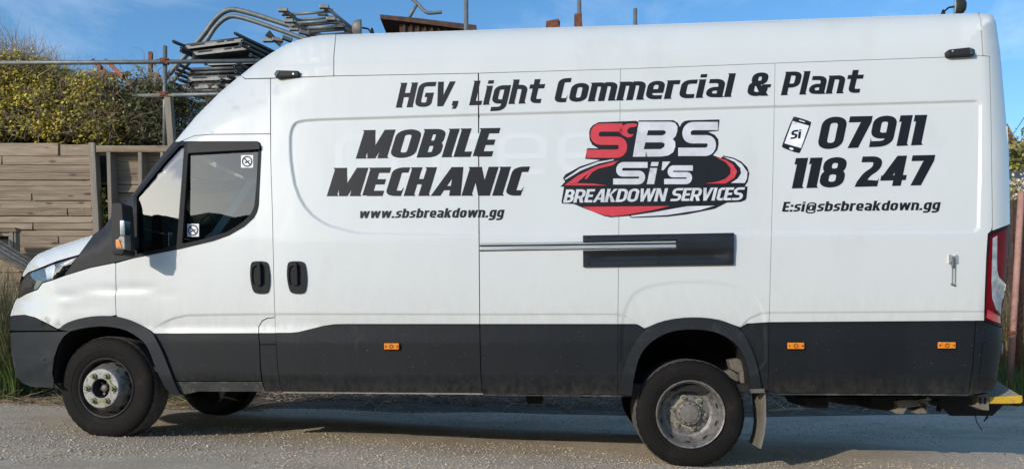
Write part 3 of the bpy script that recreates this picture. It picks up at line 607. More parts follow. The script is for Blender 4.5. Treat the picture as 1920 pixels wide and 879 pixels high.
for x in (1785.2, 1790.6):
    b = MB(); b.tube([loc(x, 482, vl-.02), loc(x+.5, 505, vl-.012), loc(x+.3, 531, vl-.010)], .0032, 6); b.build('latch_rod', M['galv'], la)
extr('latch_loop', [(1783.5,530.5),(1792,532.5),(1794,535.5),(1790,536.5),(1783.5,533.5)], vl-.014, vl-.004, M['galv'], la, .002)
# roof work lamps
for (x, y, s) in ((1803,12.5,1), (667,53,-1)):
    v0 = .55; c = Vector(loc(x, y, v0)); wl = empty('work_lamp', tuple(c), parent=van)
    b = MB(); b.lathe([(.001,-.03),(.03,-.028),(.055,-.01),(.062,.012),(.066,.03),(.066,.045),(.001,.045)], 24, 'y'); o = b.build('lamp_body', M['hubgrey'] if s < 0 else M['greyplastic'], wl, True)
    o.rotation_euler = (0, 0, s*math.radians(75))
    b = MB(); b.lathe([(.001,.05),(.06,.046),(.062,.040)], 24); o = b.build('lamp_glass', M['clearlens'], wl, True); o.rotation_euler = (0, 0, s*math.radians(75))
    zt = -(c.z - (float(loc(x, 60 if s < 0 else 24, v0)[2]) + .0)); b = MB(); b.tube([(-.02*s, 0, -.04), (-.035*s, 0, zt-.05)], .012, 8); b.build('bracket', M['blackplastic'], wl)
    b = MB(); b.tube([(-.05*s, .0, .0), (-.09*s, 0, -.005), (-.125*s, 0, -.035), (-.13*s, 0, zt-.05)] if s > 0 else [(.05,0,.0), (.10,0,-.01), (.13,0,-.05), (.135,0,zt-.05)], .007, 7); b.build('cable', M['blackplastic'], wl)
    b = MB(); b.lathe([(.018,.0),(.012,.03),(.006,.045),(.001,.046)], 12); g_ = b.build('cable_gland', M['blackplastic'], wl); g_.rotation_euler = (math.pi/2, 0, 0); g_.location = (-.13*s, 0, zt-.02)
# rear door hinges
for y in (258,): 
    extr('door_hinge', [(1881.5,238),(1890,236),(1891,279),(1882,281)], .16, .22, M['white'], van, .004)
# --- wheels
def tyre_prof(w=.232):
    p = [(.212,.03),(.222,.014),(.240,.006),(.262,.004),(.266,.001),(.300,-.001),(.330,.004),(.347,.013),(.357,.022),(.3655,.034),(.369,.045)]
    y = .057
    for k in range(4): p += [(.371,y),(.371,y+.022),(.3655,y+.026),(.3655,y+.032),(.371,y+.036)]; y += .036
    p += [(.369,w-.045+.02),(.357,w-.012),(.33,w),(.27,w),(.23,w-.01),(.21,w-.03)]
    return p
def tyre(parent, y0=0):
    b = MB(); n = 120; b.lathe([(r, y+y0) for r, y in tyre_prof()], n)
    k = len(tyre_prof())                          # shoulder cuts
    for i in (8, 9, 10):
        for j in range(n):
            if j % 3 == 0:
                x, y, z = b.v[i*n+j]; f = 1-.012*(1 if i > 8 else .6); b.v[i*n+j] = (x*f, y, z*f)
    for i in range(k):                            # flattened where it stands
        for j in range(n):
            x, y, z = b.v[i*n+j]
            if z < -.357: b.v[i*n+j] = (x, y, -.357+(z+.357)*.25)
    for i, f in enumerate(b.f): b.m[i] = 1 if 9 <= i//n <= k-7 else 0
    return sharp(b.build('tyre', [M['rubber'], M['tread']], parent), 28)
def wheel(px, py, v, steer, front):
    c = Vector(loc(px, py, v)); w = empty('wheel', tuple(c), steer, parent=van, label='front steel wheel with worn white hub face' if front else 'rear twin wheel with deep silver dish')
    tyre(w)
    hub = lambda name, prof, m, n=64, dg=30: sharp((lambda b: (b.lathe(prof, n), b.build(name, m, w))[1])(MB()), dg)
    if front:
        hub('rim', [(.214,.035),(.218,.012),(.212,.006),(.205,.010),(.202,.03),(.196,.07),(.19,.085)], M['rimblack'])
        hub('wheel_disc', [(.197,.088),(.185,.065),(.172,.030),(.158,-.008),(.147,-.030),(.139,-.040)], M['rim'])
        hub('hub_face', [(.1395,-.039),(.136,-.0445),(.130,-.046),(.074,-.046),(.069,-.042),(.067,.02),(.055,.05),(.001,.052)], M['hubwhite'])
        b = MB(); b.lathe([(.0665,-.038),(.0662,.018),(.056,.046),(.001,.048)], 40); b.build('hub_bore', M['rimblack'], w, True)
        b = MB(); b.lathe([(.001,-.012),(.022,-.010),(.027,-.002),(.027,.05)], 24); h = b.build('hub_cap', M['hubgrey'], w, True); 
        for k in range(6):
            a = k*math.pi/3+.2; b = MB(); b.lathe([(.001,.012),(.010,.012),(.011,.05)], 10); o = b.build('stud', M['hubgrey'], w); o.location = (.043*math.cos(a), 0, .043*math.sin(a))
        for k in range(12):
            a = k*math.pi/6+.1; r = .176; b = MB(); nrm = Vector((math.cos(a)*.94, -.35, math.sin(a)*.94)); t_ = Vector((-math.sin(a), 0, math.cos(a))); q = nrm.cross(t_)
            cpt = Vector((r*math.cos(a), .042, r*math.sin(a)))+nrm*.004
            b.add([cpt+t_*.021*math.cos(u)+q*.014*math.sin(u) for u in np.linspace(0, 2*math.pi, 17)[:-1]], [tuple(range(16))]); b.build('hand_hole', M['void'], w)
        rn, yn, a0, pairs, nm = .100, -.047, math.radians(0), ((0,1),(2,3),(4,5)), 'nutgreen'
    else:
        hub('rim', [(.216,.035),(.226,.012),(.232,-.004),(.228,-.009),(.220,-.004),(.214,.012),(.209,.020),(.206,.05),(.188,.095),(.176,.118),(.165,.126)], M['rim'])
        hub('wheel_disc', [(.166,.125),(.150,.132),(.14,.128),(.128,.122),(.001,.122)], M['rim'])
        hub('hub', [(.088,.123),(.086,.085),(.080,.074),(.066,.070),(.060,.064),(.020,.060),(.001,.060)], M['hubgrey'])
        for k in range(12):
            a = k*math.pi/6; b = MB(); b.lathe([(.001,.060),(.0075,.061),(.008,.075)], 8); o = b.build('hub_bolt', M['hubgrey'], w); o.location = (.073*math.cos(a), 0, .073*math.sin(a))
        for k in range(10):
            a = k*math.pi/5+.28; r = .1975; nrm = Vector((-math.cos(a)*.85, -.52, -math.sin(a)*.85)); t_ = Vector((-math.sin(a), 0, math.cos(a))); q = nrm.cross(t_)
            cpt = Vector((r*math.cos(a), .0725, r*math.sin(a)))+nrm*.004
            b = MB(); b.add([cpt+t_*.021*math.cos(u)+q*.010*math.sin(u) for u in np.linspace(0, 2*math.pi, 17)[:-1]], [tuple(range(16))]); b.build('hand_hole', M['void'], w)
        rn, yn, a0, pairs, nm = .107, .121, math.radians(47), ((0,5),(1,2),(3,4)), 'palenut'
        tyre(w, .27)
        b = MB(); b.lathe([(.21,.30),(.21,.46)], 40); b.build('inner_rim', M['void'], w)
    pos = []
    for k in range(6):
        a = a0+k*math.pi/3; pos.append((rn*math.cos(a), rn*math.sin(a)))
        b = MB(); b.lathe([(.001,-.026),(.0125,-.026),(.014,-.023),(.014,.006)], 6); o = b.build('wheel_nut', M['hubgrey'], w); o.location = (pos[k][0], yn, pos[k][1])
        b = MB(); b.lathe([(.0142,-.012),(.0215,-.012),(.0225,-.006),(.0225,.0)], 20); o = b.build('nut_marker', M[nm], w); o.location = (pos[k][0], yn, pos[k][1])
    for i, (p, q) in enumerate(pairs):
        if front and i == 1: continue
        p, q = Vector((pos[p][0], 0, pos[p][1])), Vector((pos[q][0], 0, pos[q][1])); d = (q-p).normalized(); n_ = Vector((-d.z, 0, d.x)); mid = (p+q)/2
        inn = n_ if (mid+n_*.01).length < mid.length else -n_
        b = MB(); y_ = Vector((0, yn-.005, 0)); P_ = [p+d*.016-inn*.012, mid-inn*.006, q-d*.016-inn*.012, q-d*.014+inn*.014, mid+inn*.006, p+d*.014+inn*.014]
        b.add([v+y_ for v in P_]+[v+y_+Vector((0,.004,0)) for v in P_], [tuple(range(6))]+[(i_, (i_+1) % 6, 6+(i_+1) % 6, 6+i_) for i_ in range(6)]); b.build('marker_link', M[nm], w)
    return w
wheel(196.5, 727, .045, math.radians(-3.0), True).scale = (1.03,)*3
wheel(1294.5, 776, .05, 0, False).scale = (1.022,)*3
for (px, py) in ((201, 727), (1294, 775.5)):      # the far side pair
    c = loc(px, py, .045); b = MB(); b.lathe([(.001,.06)]+[(r, y) for r, y in tyre_prof()], 60); o = b.build('far_wheel', M['rubber'], van, True); o.location = (c[0], WID-.27, c[2])
# --- wheel houses
for pts, dep in ((RI, .62), (smooth_line([(97,727),(99,699),(102,670),(110,648),(120,631),(134,620)]+FI[2:], 1), .5)):
    p = dens(pts, 8, False); a = np.array([loc(x, y, -.005) for x, y in p]); c = a.mean(0); V = []
    for v_, s_ in ((.012,1.0),(.05,1.04),(dep,1.06)):
        q = a.copy(); q[:, 0] = c[0]+(a[:, 0]-c[0])*s_; q[:, 2] = a[:, 2]+(.03 if s_ > 1.03 else 0); q[:, 1] = v_; V.append(q)
    k = len(a); V = np.concatenate(V); Fc = [(i*k+j, i*k+j+1, (i+1)*k+j+1, (i+1)*k+j) for i in range(2) for j in range(k-1)]
    back = MB(); back.add([*V], Fc+[tuple(2*k+j for j in range(k))]); back.build('wheel_house', M['void'], van)
# leaf spring shackle and dusty bracket behind the rear wheel
extr('spring_hanger', [(1366,674),(1384,671),(1402,683),(1406,730),(1390,731),(1387,700),(1371,692)], .30, .42, M['hubgrey'], van, .01)
extr('bump_stop', [(1345,700),(1378,690),(1392,702),(1400,718),(1372,716),(1352,710)], .5, .62, M['hubgrey'], van, .01)
# mud flap
mf = MB(); pts = [(1409,735),(1412,760),(1413,790),(1410,812),(1404,828)]; rr = [(1432,731),(1433,760),(1433,790),(1430,815),(1424,840)]
V = []
for (a, b_) in zip(pts, rr): V += [loc(*a, .34), loc(*b_, .02)]
V2 = [v+np.array([.012, 0, 0]) for v in V]
mf.add([*V, *V2], [(2*i, 2*i+1, 2*i+3, 2*i+2) for i in range(4)]+[(10+2*i+2, 10+2*i+3, 10+2*i+1, 10+2*i) for i in range(4)]+[(2*i+1, 10+2*i+1, 10+2*i+3, 2*i+3) for i in range(4)]+[(8,9,19,18),(0,10,11,1)])
flapo = mf.build('mud_flap', M['flap'], van)
extr('flap_bracket', [(1406,729),(1434,728),(1434,736),(1408,737)], -.02, .05, M['dusty'], flapo, .003)
# --- underside
zs = Z(733); vbox('underfloor', U(330), U(1825), .10, 1.9, zs, zs+.05, M['void'], bev=0)
vbox('chassis_rail', U(250), U(1840), .52, .60, zs-.03, zs+.12, M['void'], bev=0); vbox('chassis_rail', U(250), U(1840), 1.4, 1.48, zs-.03, zs+.12, M['void'], bev=0)
for (px, py) in ((201, 727), (1294, 775.5)):
    c = loc(px, py, 0); b = MB(); b.tube([(c[0], .3, c[2]), (c[0], 1.75, c[2])], .055, 10); b.build('axle', M['void'], van)
b = MB(); c = loc(1294, 775, 0); b.lathe([(.001,-.16),(.10,-.14),(.15,-.05),(.15,.05),(.10,.14),(.001,.16)], 20); o = b.build('differential', M['void'], van, True); o.location = (c[0], 1.0, c[2])
extr('fuel_tank', [(985,738),(1012,738),(1015,757),(988,757)], .5, .9, M['void'], van, .01)
extr('exhaust_silencer', [(1085,738),(1110,738),(1108,745),(1087,745)], .4, .55, M['void'], van, .01)
extr('air_tank', [(1498,742),(1556,742),(1555,765),(1512,764)], .45, .95, M['void'], van, .02)
extr('spare_wheel', [(1555,742),(1635,742),(1628,755),(1600,760),(1572,757)], .7, 1.3, M['void'], van, .01)
extr('battery_box', [(1632,742),(1740,742),(1738,752),(1680,757),(1676,771),(1632,766)], .5, .85, M['void'], van, .01)
extr('spring_bracket', [(1682,751),(1690,749),(1720,749),(1738,745),(1739,774),(1722,776),(1713,773),(1732,760),(1702,764),(1694,776),(1680,775),(1672,770),(1684,763)], .28, .34, M['flap'], van, .005)
extr('tow_bar_plate', [(1739,742),(1845,742),(1850,757),(1884,757),(1861,779),(1784,779),(1766,760)], .62, .66, M['void'], van, .003)
extr('shackle', [(1745,752),(1765,748),(1770,760),(1764,772),(1760,770),(1762,760),(1750,760)], .5, .55, M['void'], van, .004)
extr('tow_bracket', [(1833,740),(1854,736),(1855,769),(1842,768),(1822,760),(1832,757)], .20, .27, M['flap'], van, .004)
for x in (1837, 1846): extr('bracket_slot', [(x,745),(x+3.5,744.5),(x+3.5,756),(x,757)], .195, .202, M['void'], van, 0)
b = MB(); b.tube([loc(1829,779,.6), loc(1831,790,.58), loc(1838,800,.55), loc(1841,805,.52)], .004, 5); b.tube([loc(1851,778,.62), loc(1848,785,.62), loc(1852,781,.6), loc(1845,789,.6)], .006, 5); b.build('hanging_wire', M['void'], van)
# rear step: tread grating with a chipped yellow front
za = Z(741, 1880, .3); st = empty('rear_step', (0,0,0), parent=van)
ux0, ux1 = U(1856, 745, .25), U(1917, 748, .25)
extr('step_edge', [(1855,744.5),(1917,740.5),(1918.5,752.5),(1914,756),(1855,756.5)], .22, .26, M['yellow'], st, .006)
zt = Z(743.5, 1880, .22)
slat = None
for k in range(9):
    b = MB(); v0 = .27+k*.037; zk = zt+.011*k; b.tube([(ux0, v0, zk), (ux1, v0+.0, zk)], .006, 4); o = b.build('grating_bar', M['step'], st)
for k in range(12):
    b = MB(); u = ux0+(ux1-ux0)*k/11; b.tube([(u, .26, zt-.003), (u-.02, .57, zt+.088)], .006, 4); b.build('grating_bar', M['step'], st)
extr('step_side', [(1913,741),(1917,740.5),(1918,753),(1913,755)], .26, .58, M['yellow'], st, .004)
extr('step_foot', [(1905,756.5),(1915,756),(1914,761),(1907,761)], .25, .30, M['blackplastic'], st, .002)
extr('plate_lamp', [(1876.5,645),(1879.5,642),(1881,650),(1880.5,661),(1877.5,663)], .18, .24, M['clearlens'], van, .003)
# ------------------------------------------------------------------ lettering
XH = .78
WD = dict(zip('HGV,LighCto', (.75,.76,.80,.27,.55,.29,.72,.72,.50,.68,.72)))
WD.update({'m':1.06,'e':.70,'r':.50,'c':.62,'a':.70,'l':.29,'&':.90,'P':.72,'n':.72,'M':1.0,'O':.82,'B':.74,'I':.31,'E':.62,'A':.86,'N':.86,'w':1.08,'.':.27,'s':.62,'b':.72,'d':.72,'k':.74,
  '0':.88,'7':.80,'9':.84,'1':.45,'8':.86,'2':.80,'4':.90,'@':1.02,':':.27,'S':.78,"'":.25,'R':.78,'K':.80,'D':.80,'W':1.2,' ':.36,'v':.75,'T':.7})
def stroke(pts, t, closed=False):
    """a band of thickness t along a line whose corners are rounded: convex quads"""
    q = []; n = len(pts)
    for i, p in enumerate(pts):
        r = p[2] if len(p) > 2 else 0
        if r == 0 or (not closed and i in (0, n-1)): q.append((p[0], p[1])); continue
        a = np.array(pts[i-1][:2], float); b = np.array(p[:2], float); c = np.array(pts[(i+1) % n][:2], float)
        d1 = (a-b); l1 = np.hypot(*d1); d2 = (c-b); l2 = np.hypot(*d2); d1 /= l1; d2 /= l2
        r = min(r, l1*.5, l2*.5); s, e = b+d1*r, b+d2*r
        for k in range(7):
            u = k/6; q.append(tuple((1-u)**2*s+2*u*(1-u)*(b*.93+(s+e)/2*.07)+u*u*e))
    m = []
    for p in q:
        if not m or math.hypot(p[0]-m[-1][0], p[1]-m[-1][1]) > 1e-4*max(1, t): m.append(p)
    q = np.array(m); n = len(q); L = []; R = []
    for i in range(n):
        a = q[i-1] if (closed or i) else None; c = q[(i+1) % n] if (closed or i < n-1) else None
        d1 = (q[i]-a) if a is not None else None; d2 = (c-q[i]) if c is not None else None
        if d1 is None: d1 = d2
        if d2 is None: d2 = d1
        d1 = d1/np.hypot(*d1); d2 = d2/np.hypot(*d2); n1 = np.array([-d1[1], d1[0]]); n2 = np.array([-d2[1], d2[0]])
        b = n1+n2; b = b/max(np.hypot(*b), .3); k = 1/max(b@n1, .45); L.append(q[i]+b*k*t/2); R.append(q[i]-b*k*t/2)
    return [[L[i], L[(i+1) % n], R[(i+1) % n], R[i]] for i in range(n if closed else n-1)]
def glyph(ch, t, xs):
    """polygons of one letter, one unit high, drawn before the widening by xs"""
    w = WD[ch]/xs; h = t/2; l, r, b, T, m, x, xm = h, w-h, h, 1-h, .5, XH-h, XH*.47; q = .20; F_ = []
    if ch in 'l.:i,\'I1': w = max(w, t)
    st = lambda *p, c=False, th=t: F_.extend(stroke(p, th, c))
    def stem(xc, y0, y1, nib=True, th=t):
        F_.append([(xc-th/2, y0), (xc+th/2, y0), (xc+th/2, y1), (xc-th/2, y1)])
        if nib:
            F_.append([(xc-th/2-.035, y1), (xc-th/2+.02, y1), (xc-th/2+.02, y1-.10)]); F_.append([(xc+th/2-.02, y0), (xc+th/2+.035, y0), (xc+th/2-.02, y0+.10)])
    if ch == 'H': stem(l, 0, 1); stem(r, 0, 1); st((l,m), (r,m))
    elif ch in 'Il': stem(l, 0, 1)
    elif ch == 'L': stem(l, .1, 1); st((l,1-.2), (l,b), (w,b))
    elif ch == 'E': stem(l, .02, 1, True); st((l,T), (w,T)); st((l,m), (w*.92,m)); st((l,b), (w,b))
    elif ch == 'C': st((w,T), (l,T,q*.85), (l,b,q*.85), (w*.98,b)); F_.append([(w-.03,t*.9), (w,t*.9), (w*.99,t*1.7)])
    elif ch == 'G': st((w,T), (l,T,q*.85), (l,b,q*.85), (r,b,q*.5), (r,m-.02), (w*.5,m-.02))
    elif ch in 'O0': st((l,T,q*1.15), (r,T,q*1.15), (r,b,q*1.15), (l,b,q*1.15), c=True)
    elif ch == 'D': st((0,T), (r,T,q*1.5), (r,b,q*1.5), (0,b)); stem(l, 0, 1, False)
    elif ch == 'S': st((w,T), (l,T,q), (l,m,q), (r,m,q), (r,b,q), (0,b))
    elif ch == 's': st((w,x), (l,x,q*.8), (l,XH/2,q*.8), (r,XH/2,q*.8), (r,b,q*.8), (0,b), th=t*.92)
    elif ch == 'B': stem(l, 0, 1); st((l,T), (r-.02,T,q), (r-.02,m,q), (l,m)); st((l,b), (r,b,q), (r,m,q), (l,m))
    elif ch == 'P': stem(l, 0, 1); st((l,T), (r,T,q), (r,.40,q), (l,.40))
    elif ch == 'R': stem(l, 0, 1); st((l,T), (r,T,q), (r,.40,q), (l,.40)); F_.append([(w*.42,.40), (w*.42+t,.44), (w,0), (w-t*1.1,0)])
    elif ch == 'M':
        stem(l, 0, 1); stem(r, 0, 1); F_.append([(t*.3,1), (t*1.15,1), (w/2+t*.42,0), (w/2-t*.42,0)]); F_.append([(w-t*1.15,1), (w-t*.3,1), (w/2+t*.42,0), (w/2-t*.42,0)])
    elif ch == 'N': stem(l, 0, 1); stem(r, 0, 1, False); F_.append([(t*.2,1), (t*1.15,1), (w-t*.2,0), (w-t*1.15,0)])
    elif ch == 'A':
        F_.append([(0,0), (t*.95,0), (w*.62+t*.3,1), (w*.62-t*.55,1)]); F_.append([(w-t,0), (w+.03,0), (w*.62+t*.62,1), (w*.62-t*.3,1)]); st((w*.25,.27), (w*.85,.27), th=t*.8)
    elif ch in 'Vv':
        H = 1 if ch == 'V' else XH
        F_.append([(0,H), (t,H), (w*.42+t*.55,0), (w*.42-t*.45,0)]); F_.append([(w-t,H), (w,H), (w*.42+t*.55,0), (w*.42-t*.3,0)])
    elif ch in 'Ww':
        H = 1 if ch == 'W' else XH; k = t*.92
        for a, c in ((0, .27), (.5, .27), (.5, .74), (1, .74)):
            X0 = a*(w-k); XB = c*w-k/2; F_.append([(X0,H), (X0+k,H), (XB+k,0), (XB,0)])
    elif ch in 'Kk':
        H = 1 if ch == 'K' else XH; stem(l, 0, 1); k = H*.47; F_.append([(t*.6,k-.06), (w-t*1.2,H), (w,H), (t*.9,k+.17-.25)]); F_.append([(t*.9,k+.10), (t*1.5,k+.16), (w+.02,0), (w-t*1.2,0)])
    elif ch == '7': st((0,T), (w,T)); F_.append([(w-t*1.25,1-t*1.1), (w,1), (w,1-t), (w*.22+t*1.1,0), (w*.22-.02,0)]); 
    elif ch == '1': w = WD[ch]/xs; stem(w-h*1.15, 0, 1, False, t*1.15); F_.append([(w-t*1.15-.05,1), (w-t*.5,1), (w-t*.5,1-t*.9), (w-t*1.15-.05,1-t*1.15)]); F_.append([(w-.02,0), (w+.04,0), (w-.02,.1)])
    elif ch == '9': st((l,T,q), (r,T,q*1.2), (r,.36,q*.3), (l,.36,q), c=True); st((r,.6), (r,b,q*1.2), (w*.04,b)); F_.append([(w*.04,t*.9), (w*.04,t*1.6), (w*.04+.03,t*.9)])
    elif ch == '8': st((l+.015,T,q), (r-.015,T,q), (r-.015,.53,q), (l+.015,.53,q), c=True); st((l,.53,q), (r,.53,q), (r,b,q), (l,b,q), c=True)
    elif ch == '2': st((w*.08,T), (r,T,q), (r,.60,q*.9), (r*.55,.42,.1), (l*1.2,t*.7)); F_.append([(0,0), (w,0), (w,t), (t*.8,t*1.25), (.03,t)]); F_.append([(w-.03,t*.9), (w,t*.9), (w,t*1.5)])
    elif ch == '4': stem(w*.68, 0, 1, False); F_.append([(w*.68-t*.6,1), (w*.68+h,1), (t*1.15,.26), (0,.26)]); st((0,.27), (w,.27), th=t*.9)
    elif ch == '&': st((l+.05,T,q*.8), (w*.66,T,q*.8), (w*.66,.56,q*.8), (l+.05,.56,q*.8), c=True); st((w*.5,.52), (l,.52,q), (l,b,q), (w*.74,b,q), (w*.74,.44)); F_.append([(w*.20,.62), (w*.42,.60), (w,0), (w-t*1.2,0)]); st((w*.6,.42), (w,.42), th=t*.8)
    elif ch == 'o': st((l,x,q*1.2), (r,x,q*1.2), (r,b,q*1.2), (l,b,q*1.2), c=True)
    elif ch == 'c': st((w,x), (l,x,q), (l,b,q), (w,b))
    elif ch == 'e': st((w*.96,b), (l,b,q), (l,x,q), (r,x,q), (r,xm-.02), (l,xm-.02), th=t*.95)
    elif ch == 'a': st((w*.06,x), (r,x,q), (r,0)); st((r,b), (l,b,q*.7), (l,xm,q*.7), (r,xm), th=t*.92); F_.append([(w-.02,0), (w+.05,0), (w-.02,.1)])
    elif ch == 'n': stem(l, 0, XH); st((l,x), (r,x,q), (r,0)); F_.append([(w-.02,0), (w+.05,0), (w-.02,.1)])
    elif ch == 'm': c_ = w/2; stem(l, 0, XH); st((l,x), (c_,x,q), (c_,0)); st((c_,x), (r,x,q), (r,0)); F_.append([(w-.02,0), (w+.05,0), (w-.02,.1)])
    elif ch == 'r': stem(l, 0, XH); st((l,x), (w,x))
    elif ch == 'h': stem(l, 0, 1); st((l,x), (r,x,q), (r,0)); F_.append([(w-.02,0), (w+.05,0), (w-.02,.1)])
    elif ch == 'b': stem(l, 0, 1, False); st((l,x), (r,x,q), (r,b,q), (l,b)); F_.append([(-.035,1), (.02,1), (.02,.9)])
    elif ch == 'd': stem(r, 0, 1, False); st((r,x), (l,x,q), (l,b,q), (r,b)); F_.append([(w-.02,0), (w+.05,0), (w-.02,.1)])
    elif ch == 'g': st((r,XH), (r,-.18,q), (w*.05,-.18)); st((r,x), (l,x,q), (l,b+.03,q), (r,b+.03))
    elif ch == 't': st((w*.42,.99), (w*.42,b,q*.8), (w*.98,b)); st((0,x), (w,x)); F_.append([(w*.42-h,.7), (w*.42-h-.08,XH), (w*.42-h,XH)])
    elif ch == 'i': stem(l, 0, XH); F_.append([(.0,.86), (t,.86), (t,1), (.0,1)])
    elif ch == '.': F_.append([(0,0), (t,0), (t,t*1.1), (0,t*1.1)])
    elif ch == ':': F_.append([(0,0), (t,0), (t,t*1.1), (0,t*1.1)]); F_.append([(0,.5), (t,.5), (t,.5+t*1.1), (0,.5+t*1.1)])
    elif ch == ',': F_.append([(0,0), (t,0), (t,t*1.15), (0,t*1.15)]); F_.append([(t*.35,0), (t,0), (t*.8,-.12), (t*.1,-.12)])
    elif ch == "'": F_.append([(0,1), (t,1), (t*.8,.66), (t*.2,.66)])
    elif ch == '@':
        k = t*.5; st((w*.95,.06), (w*.80,-.14,.1), (k,-.14,q*1.5), (k,.86,q*1.5), (w-k,.86,q*1.5), (w-k,.14,q*.6), (w*.68,.14,.08), (w*.68,.62), th=k*1.3); st((w*.68,.60,.01), (w*.30,.60,q*.8), (w*.30,.15,q*.8), (w*.68,.15,.01), c=True, th=k*1.3)
    return [[(p[0]*xs, p[1]) for p in f] for f in F_], max(WD[ch], t*xs if ch in "li.:,'I1" else 0)
def union(faces):
    """one sheet out of overlapping convex pieces"""
    vs = []; es = []
    for f in faces:
        n = len(vs); vs += [Vector((float(p[0]), float(p[1]))) for p in f]; es += [(n+i, n+(i+1) % len(f)) for i in range(len(f))]
    sc = max(max(abs(v.x), abs(v.y)) for v in vs)
    V, _, T, *_ = delaunay_2d_cdt(vs, es, [], 0, 1e-5*sc)
    V = np.array([(v.x, v.y) for v in V]); T = np.array([t for t in T if len(t) == 3]); c = V[T].mean(1); m = np.zeros(len(T), bool)
    for f in faces: m |= inside(c[:, 0], c[:, 1], f)
    return V, T[m]
def sheet(name, items, m, parent, off):
    """flat print on the panel: items are (pixel vertices, triangles)"""
    VV = []; TT = []; n = 0
    for V, T in items: VV.append(V); TT.append(T+n); n += len(V)
    V = np.concatenate(VV); T = np.concatenate(TT); ar = (V[T[:,1],0]-V[T[:,0],0])*(V[T[:,2],1]-V[T[:,0],1])-(V[T[:,2],0]-V[T[:,0],0])*(V[T[:,1],1]-V[T[:,0],1])
    T[ar > 0] = T[ar > 0][:, ::-1]
    return mesh_np(name, onbody(V[:, 0], V[:, 1], off), T, m, parent)
def text(name, s, p0, p1, cap, t, xs, shear, m, parent=None, off=-.002, gap=.07, cut=None):
    tot = 0; gl = []
    for ch in s:
        if ch == ' ': tot += WD[' ']; continue
        f, w = glyph(ch, t, xs); gl.append((f, tot)); tot += w+gap
    tot -= gap; items = []; d = np.array(p1, float)-np.array(p0, float)
    for f, x0 in gl:
        V, T = union(f); X = V[:, 0]+x0; c = cap[0]+(cap[1]-cap[0])*X/tot
        px = p0[0]+d[0]*X/tot + shear*V[:, 1]*c; py = p0[1]+d[1]*X/tot - V[:, 1]*c
        items.append((np.stack([px, py], 1), T))
    return sheet(name, items, m, parent or van, off)
hy = lambda x: 202.2-(x-742)*.0322
for word, x0, x1 in (('HGV,', 742, 858), ('Light', 879.5, 1014), ('Commercial', 1038, 1371), ('&', 1399, 1441), ('Plant', 1464, 1612)):
    text('lettering', word, (x0, hy(x0)), (x1, hy(x1)), (46.5-(x0-742)*.0034, 46.5-(x1-742)*.0034), .174, 1.5, .23, M['ink'], gap=.075)
text('lettering', 'MOBILE', (667,297.6), (922,293.5), (53.5,53.5), .188, 1.62, .31, M['ink'], gap=.07)
text('lettering', 'MECHANIC', (612.5,367.8), (977,366.8), (53,54.5), .188, 1.62, .31, M['ink'], gap=.07)
text('lettering', 'www.sbsbreakdown.gg', (672.5,409), (943,407.5), (17,18.5), .19, 1.5, .22, M['ink'], gap=.10)
text('lettering', '07911', (1531,280.5), (1727,272), (61,56.5), .19, 1.62, .21, M['ink'], gap=.06)
text('lettering', '118 247', (1479.5,353.5), (1742,347), (57,56.5), .19, 1.62, .21, M['ink'], gap=.06)
text('lettering', 'E:si@sbsbreakdown.gg', (1466,397), (1761,393.5), (18.5,18.5), .18, 1.5, .22, M['ink'], gap=.10)
# phone symbol
qx = lambda pts: [(1440+x/4.395, 200+y/4.395) for x, y in pts]
def poly(pts, st=None): return tri2d(pts, (), 10, False, False, 3)
ph = sheet('phone_symbol', [poly(smooth_line(qx([(205,85),(225,83),(350,122),(358,138),(268,375),(250,386),(120,340),(113,322)]), 1, True))], M['ink'], van, -.002)
sheet('phone_screen', [poly(qx([(203,119),(338,158),(272,342),(135,303)])), poly(smooth_line(qx([(255,108),(308,124),(306,132),(253,116)]), 1, True)), poly(smooth_line(qx([(178,334),(210,343),(211,356),(190,358),(174,347)]), 1, True))], M['whitevinyl'], ph, -.003)
text('lettering', 'Si', tuple(qx([(185,268)])[0]), tuple(qx([(266,262)])[0]), (16.5,16.5), .2, 1.5, .15, M['ink'], ph, -.004, gap=.08)
# pale traces of older lettering
g_ = text('ghost_lettering', 'careers', (628,334), (1330,322), (104,98), .11, 1.1, .0, M['ghost'], van, -.0008, gap=.14)
# --- the emblem
lx = lambda pts: [(1000+x/3.9955, 200+y/3.9955) for x, y in pts]
def ls(pts, th, closed=False):
    f = [[(1000+p[0]/3.9955, 200+p[1]/3.9955) for p in q] for q in stroke(pts, th, closed)]; return union(f)
emb = sheet('emblem', [poly(lx([(418,195),(425,165),(445,140),(490,117),(770,107),(786,116),(790,104),(1050,103),(1082,122),(1097,152),(1112,124),(1135,108),(1165,103),(1395,97),(1387,181),(1310,190),(1360,212),(1385,245),(1388,280),(1378,325),(1345,364),(1405,386),(1424,367),(1500,383),(1560,413),(1603,455),(1618,500),(1607,560),(1584,597),(1605,598),(1597,685),(1588,700),(1555,713),(1450,718),(1360,764),(1150,806),(1000,824),(735,833),(719,818),(640,824),(580,829),(530,819),(450,787),(370,757),(302,728),(215,726),(211,712),(230,600),(203,599),(238,562),(222,536),(240,508),(350,448),(500,399),(388,391),(404,312),(487,313),(440,285),(422,250)]))], M['ink'], van, -.002)
hook = [(640,187),(660,150),(700,128),(770,126),(778,140),(764,152),(722,156),(702,176),(708,200),(728,209),(752,205),(738,226),(705,232),(668,214)]
sheet('emblem_letter', [ls([(668,157),(462,157,60),(456,256,60),(674,256,60),(668,353,60),(398,353)], 62), poly(lx(hook))], M['red'], emb, -.004)
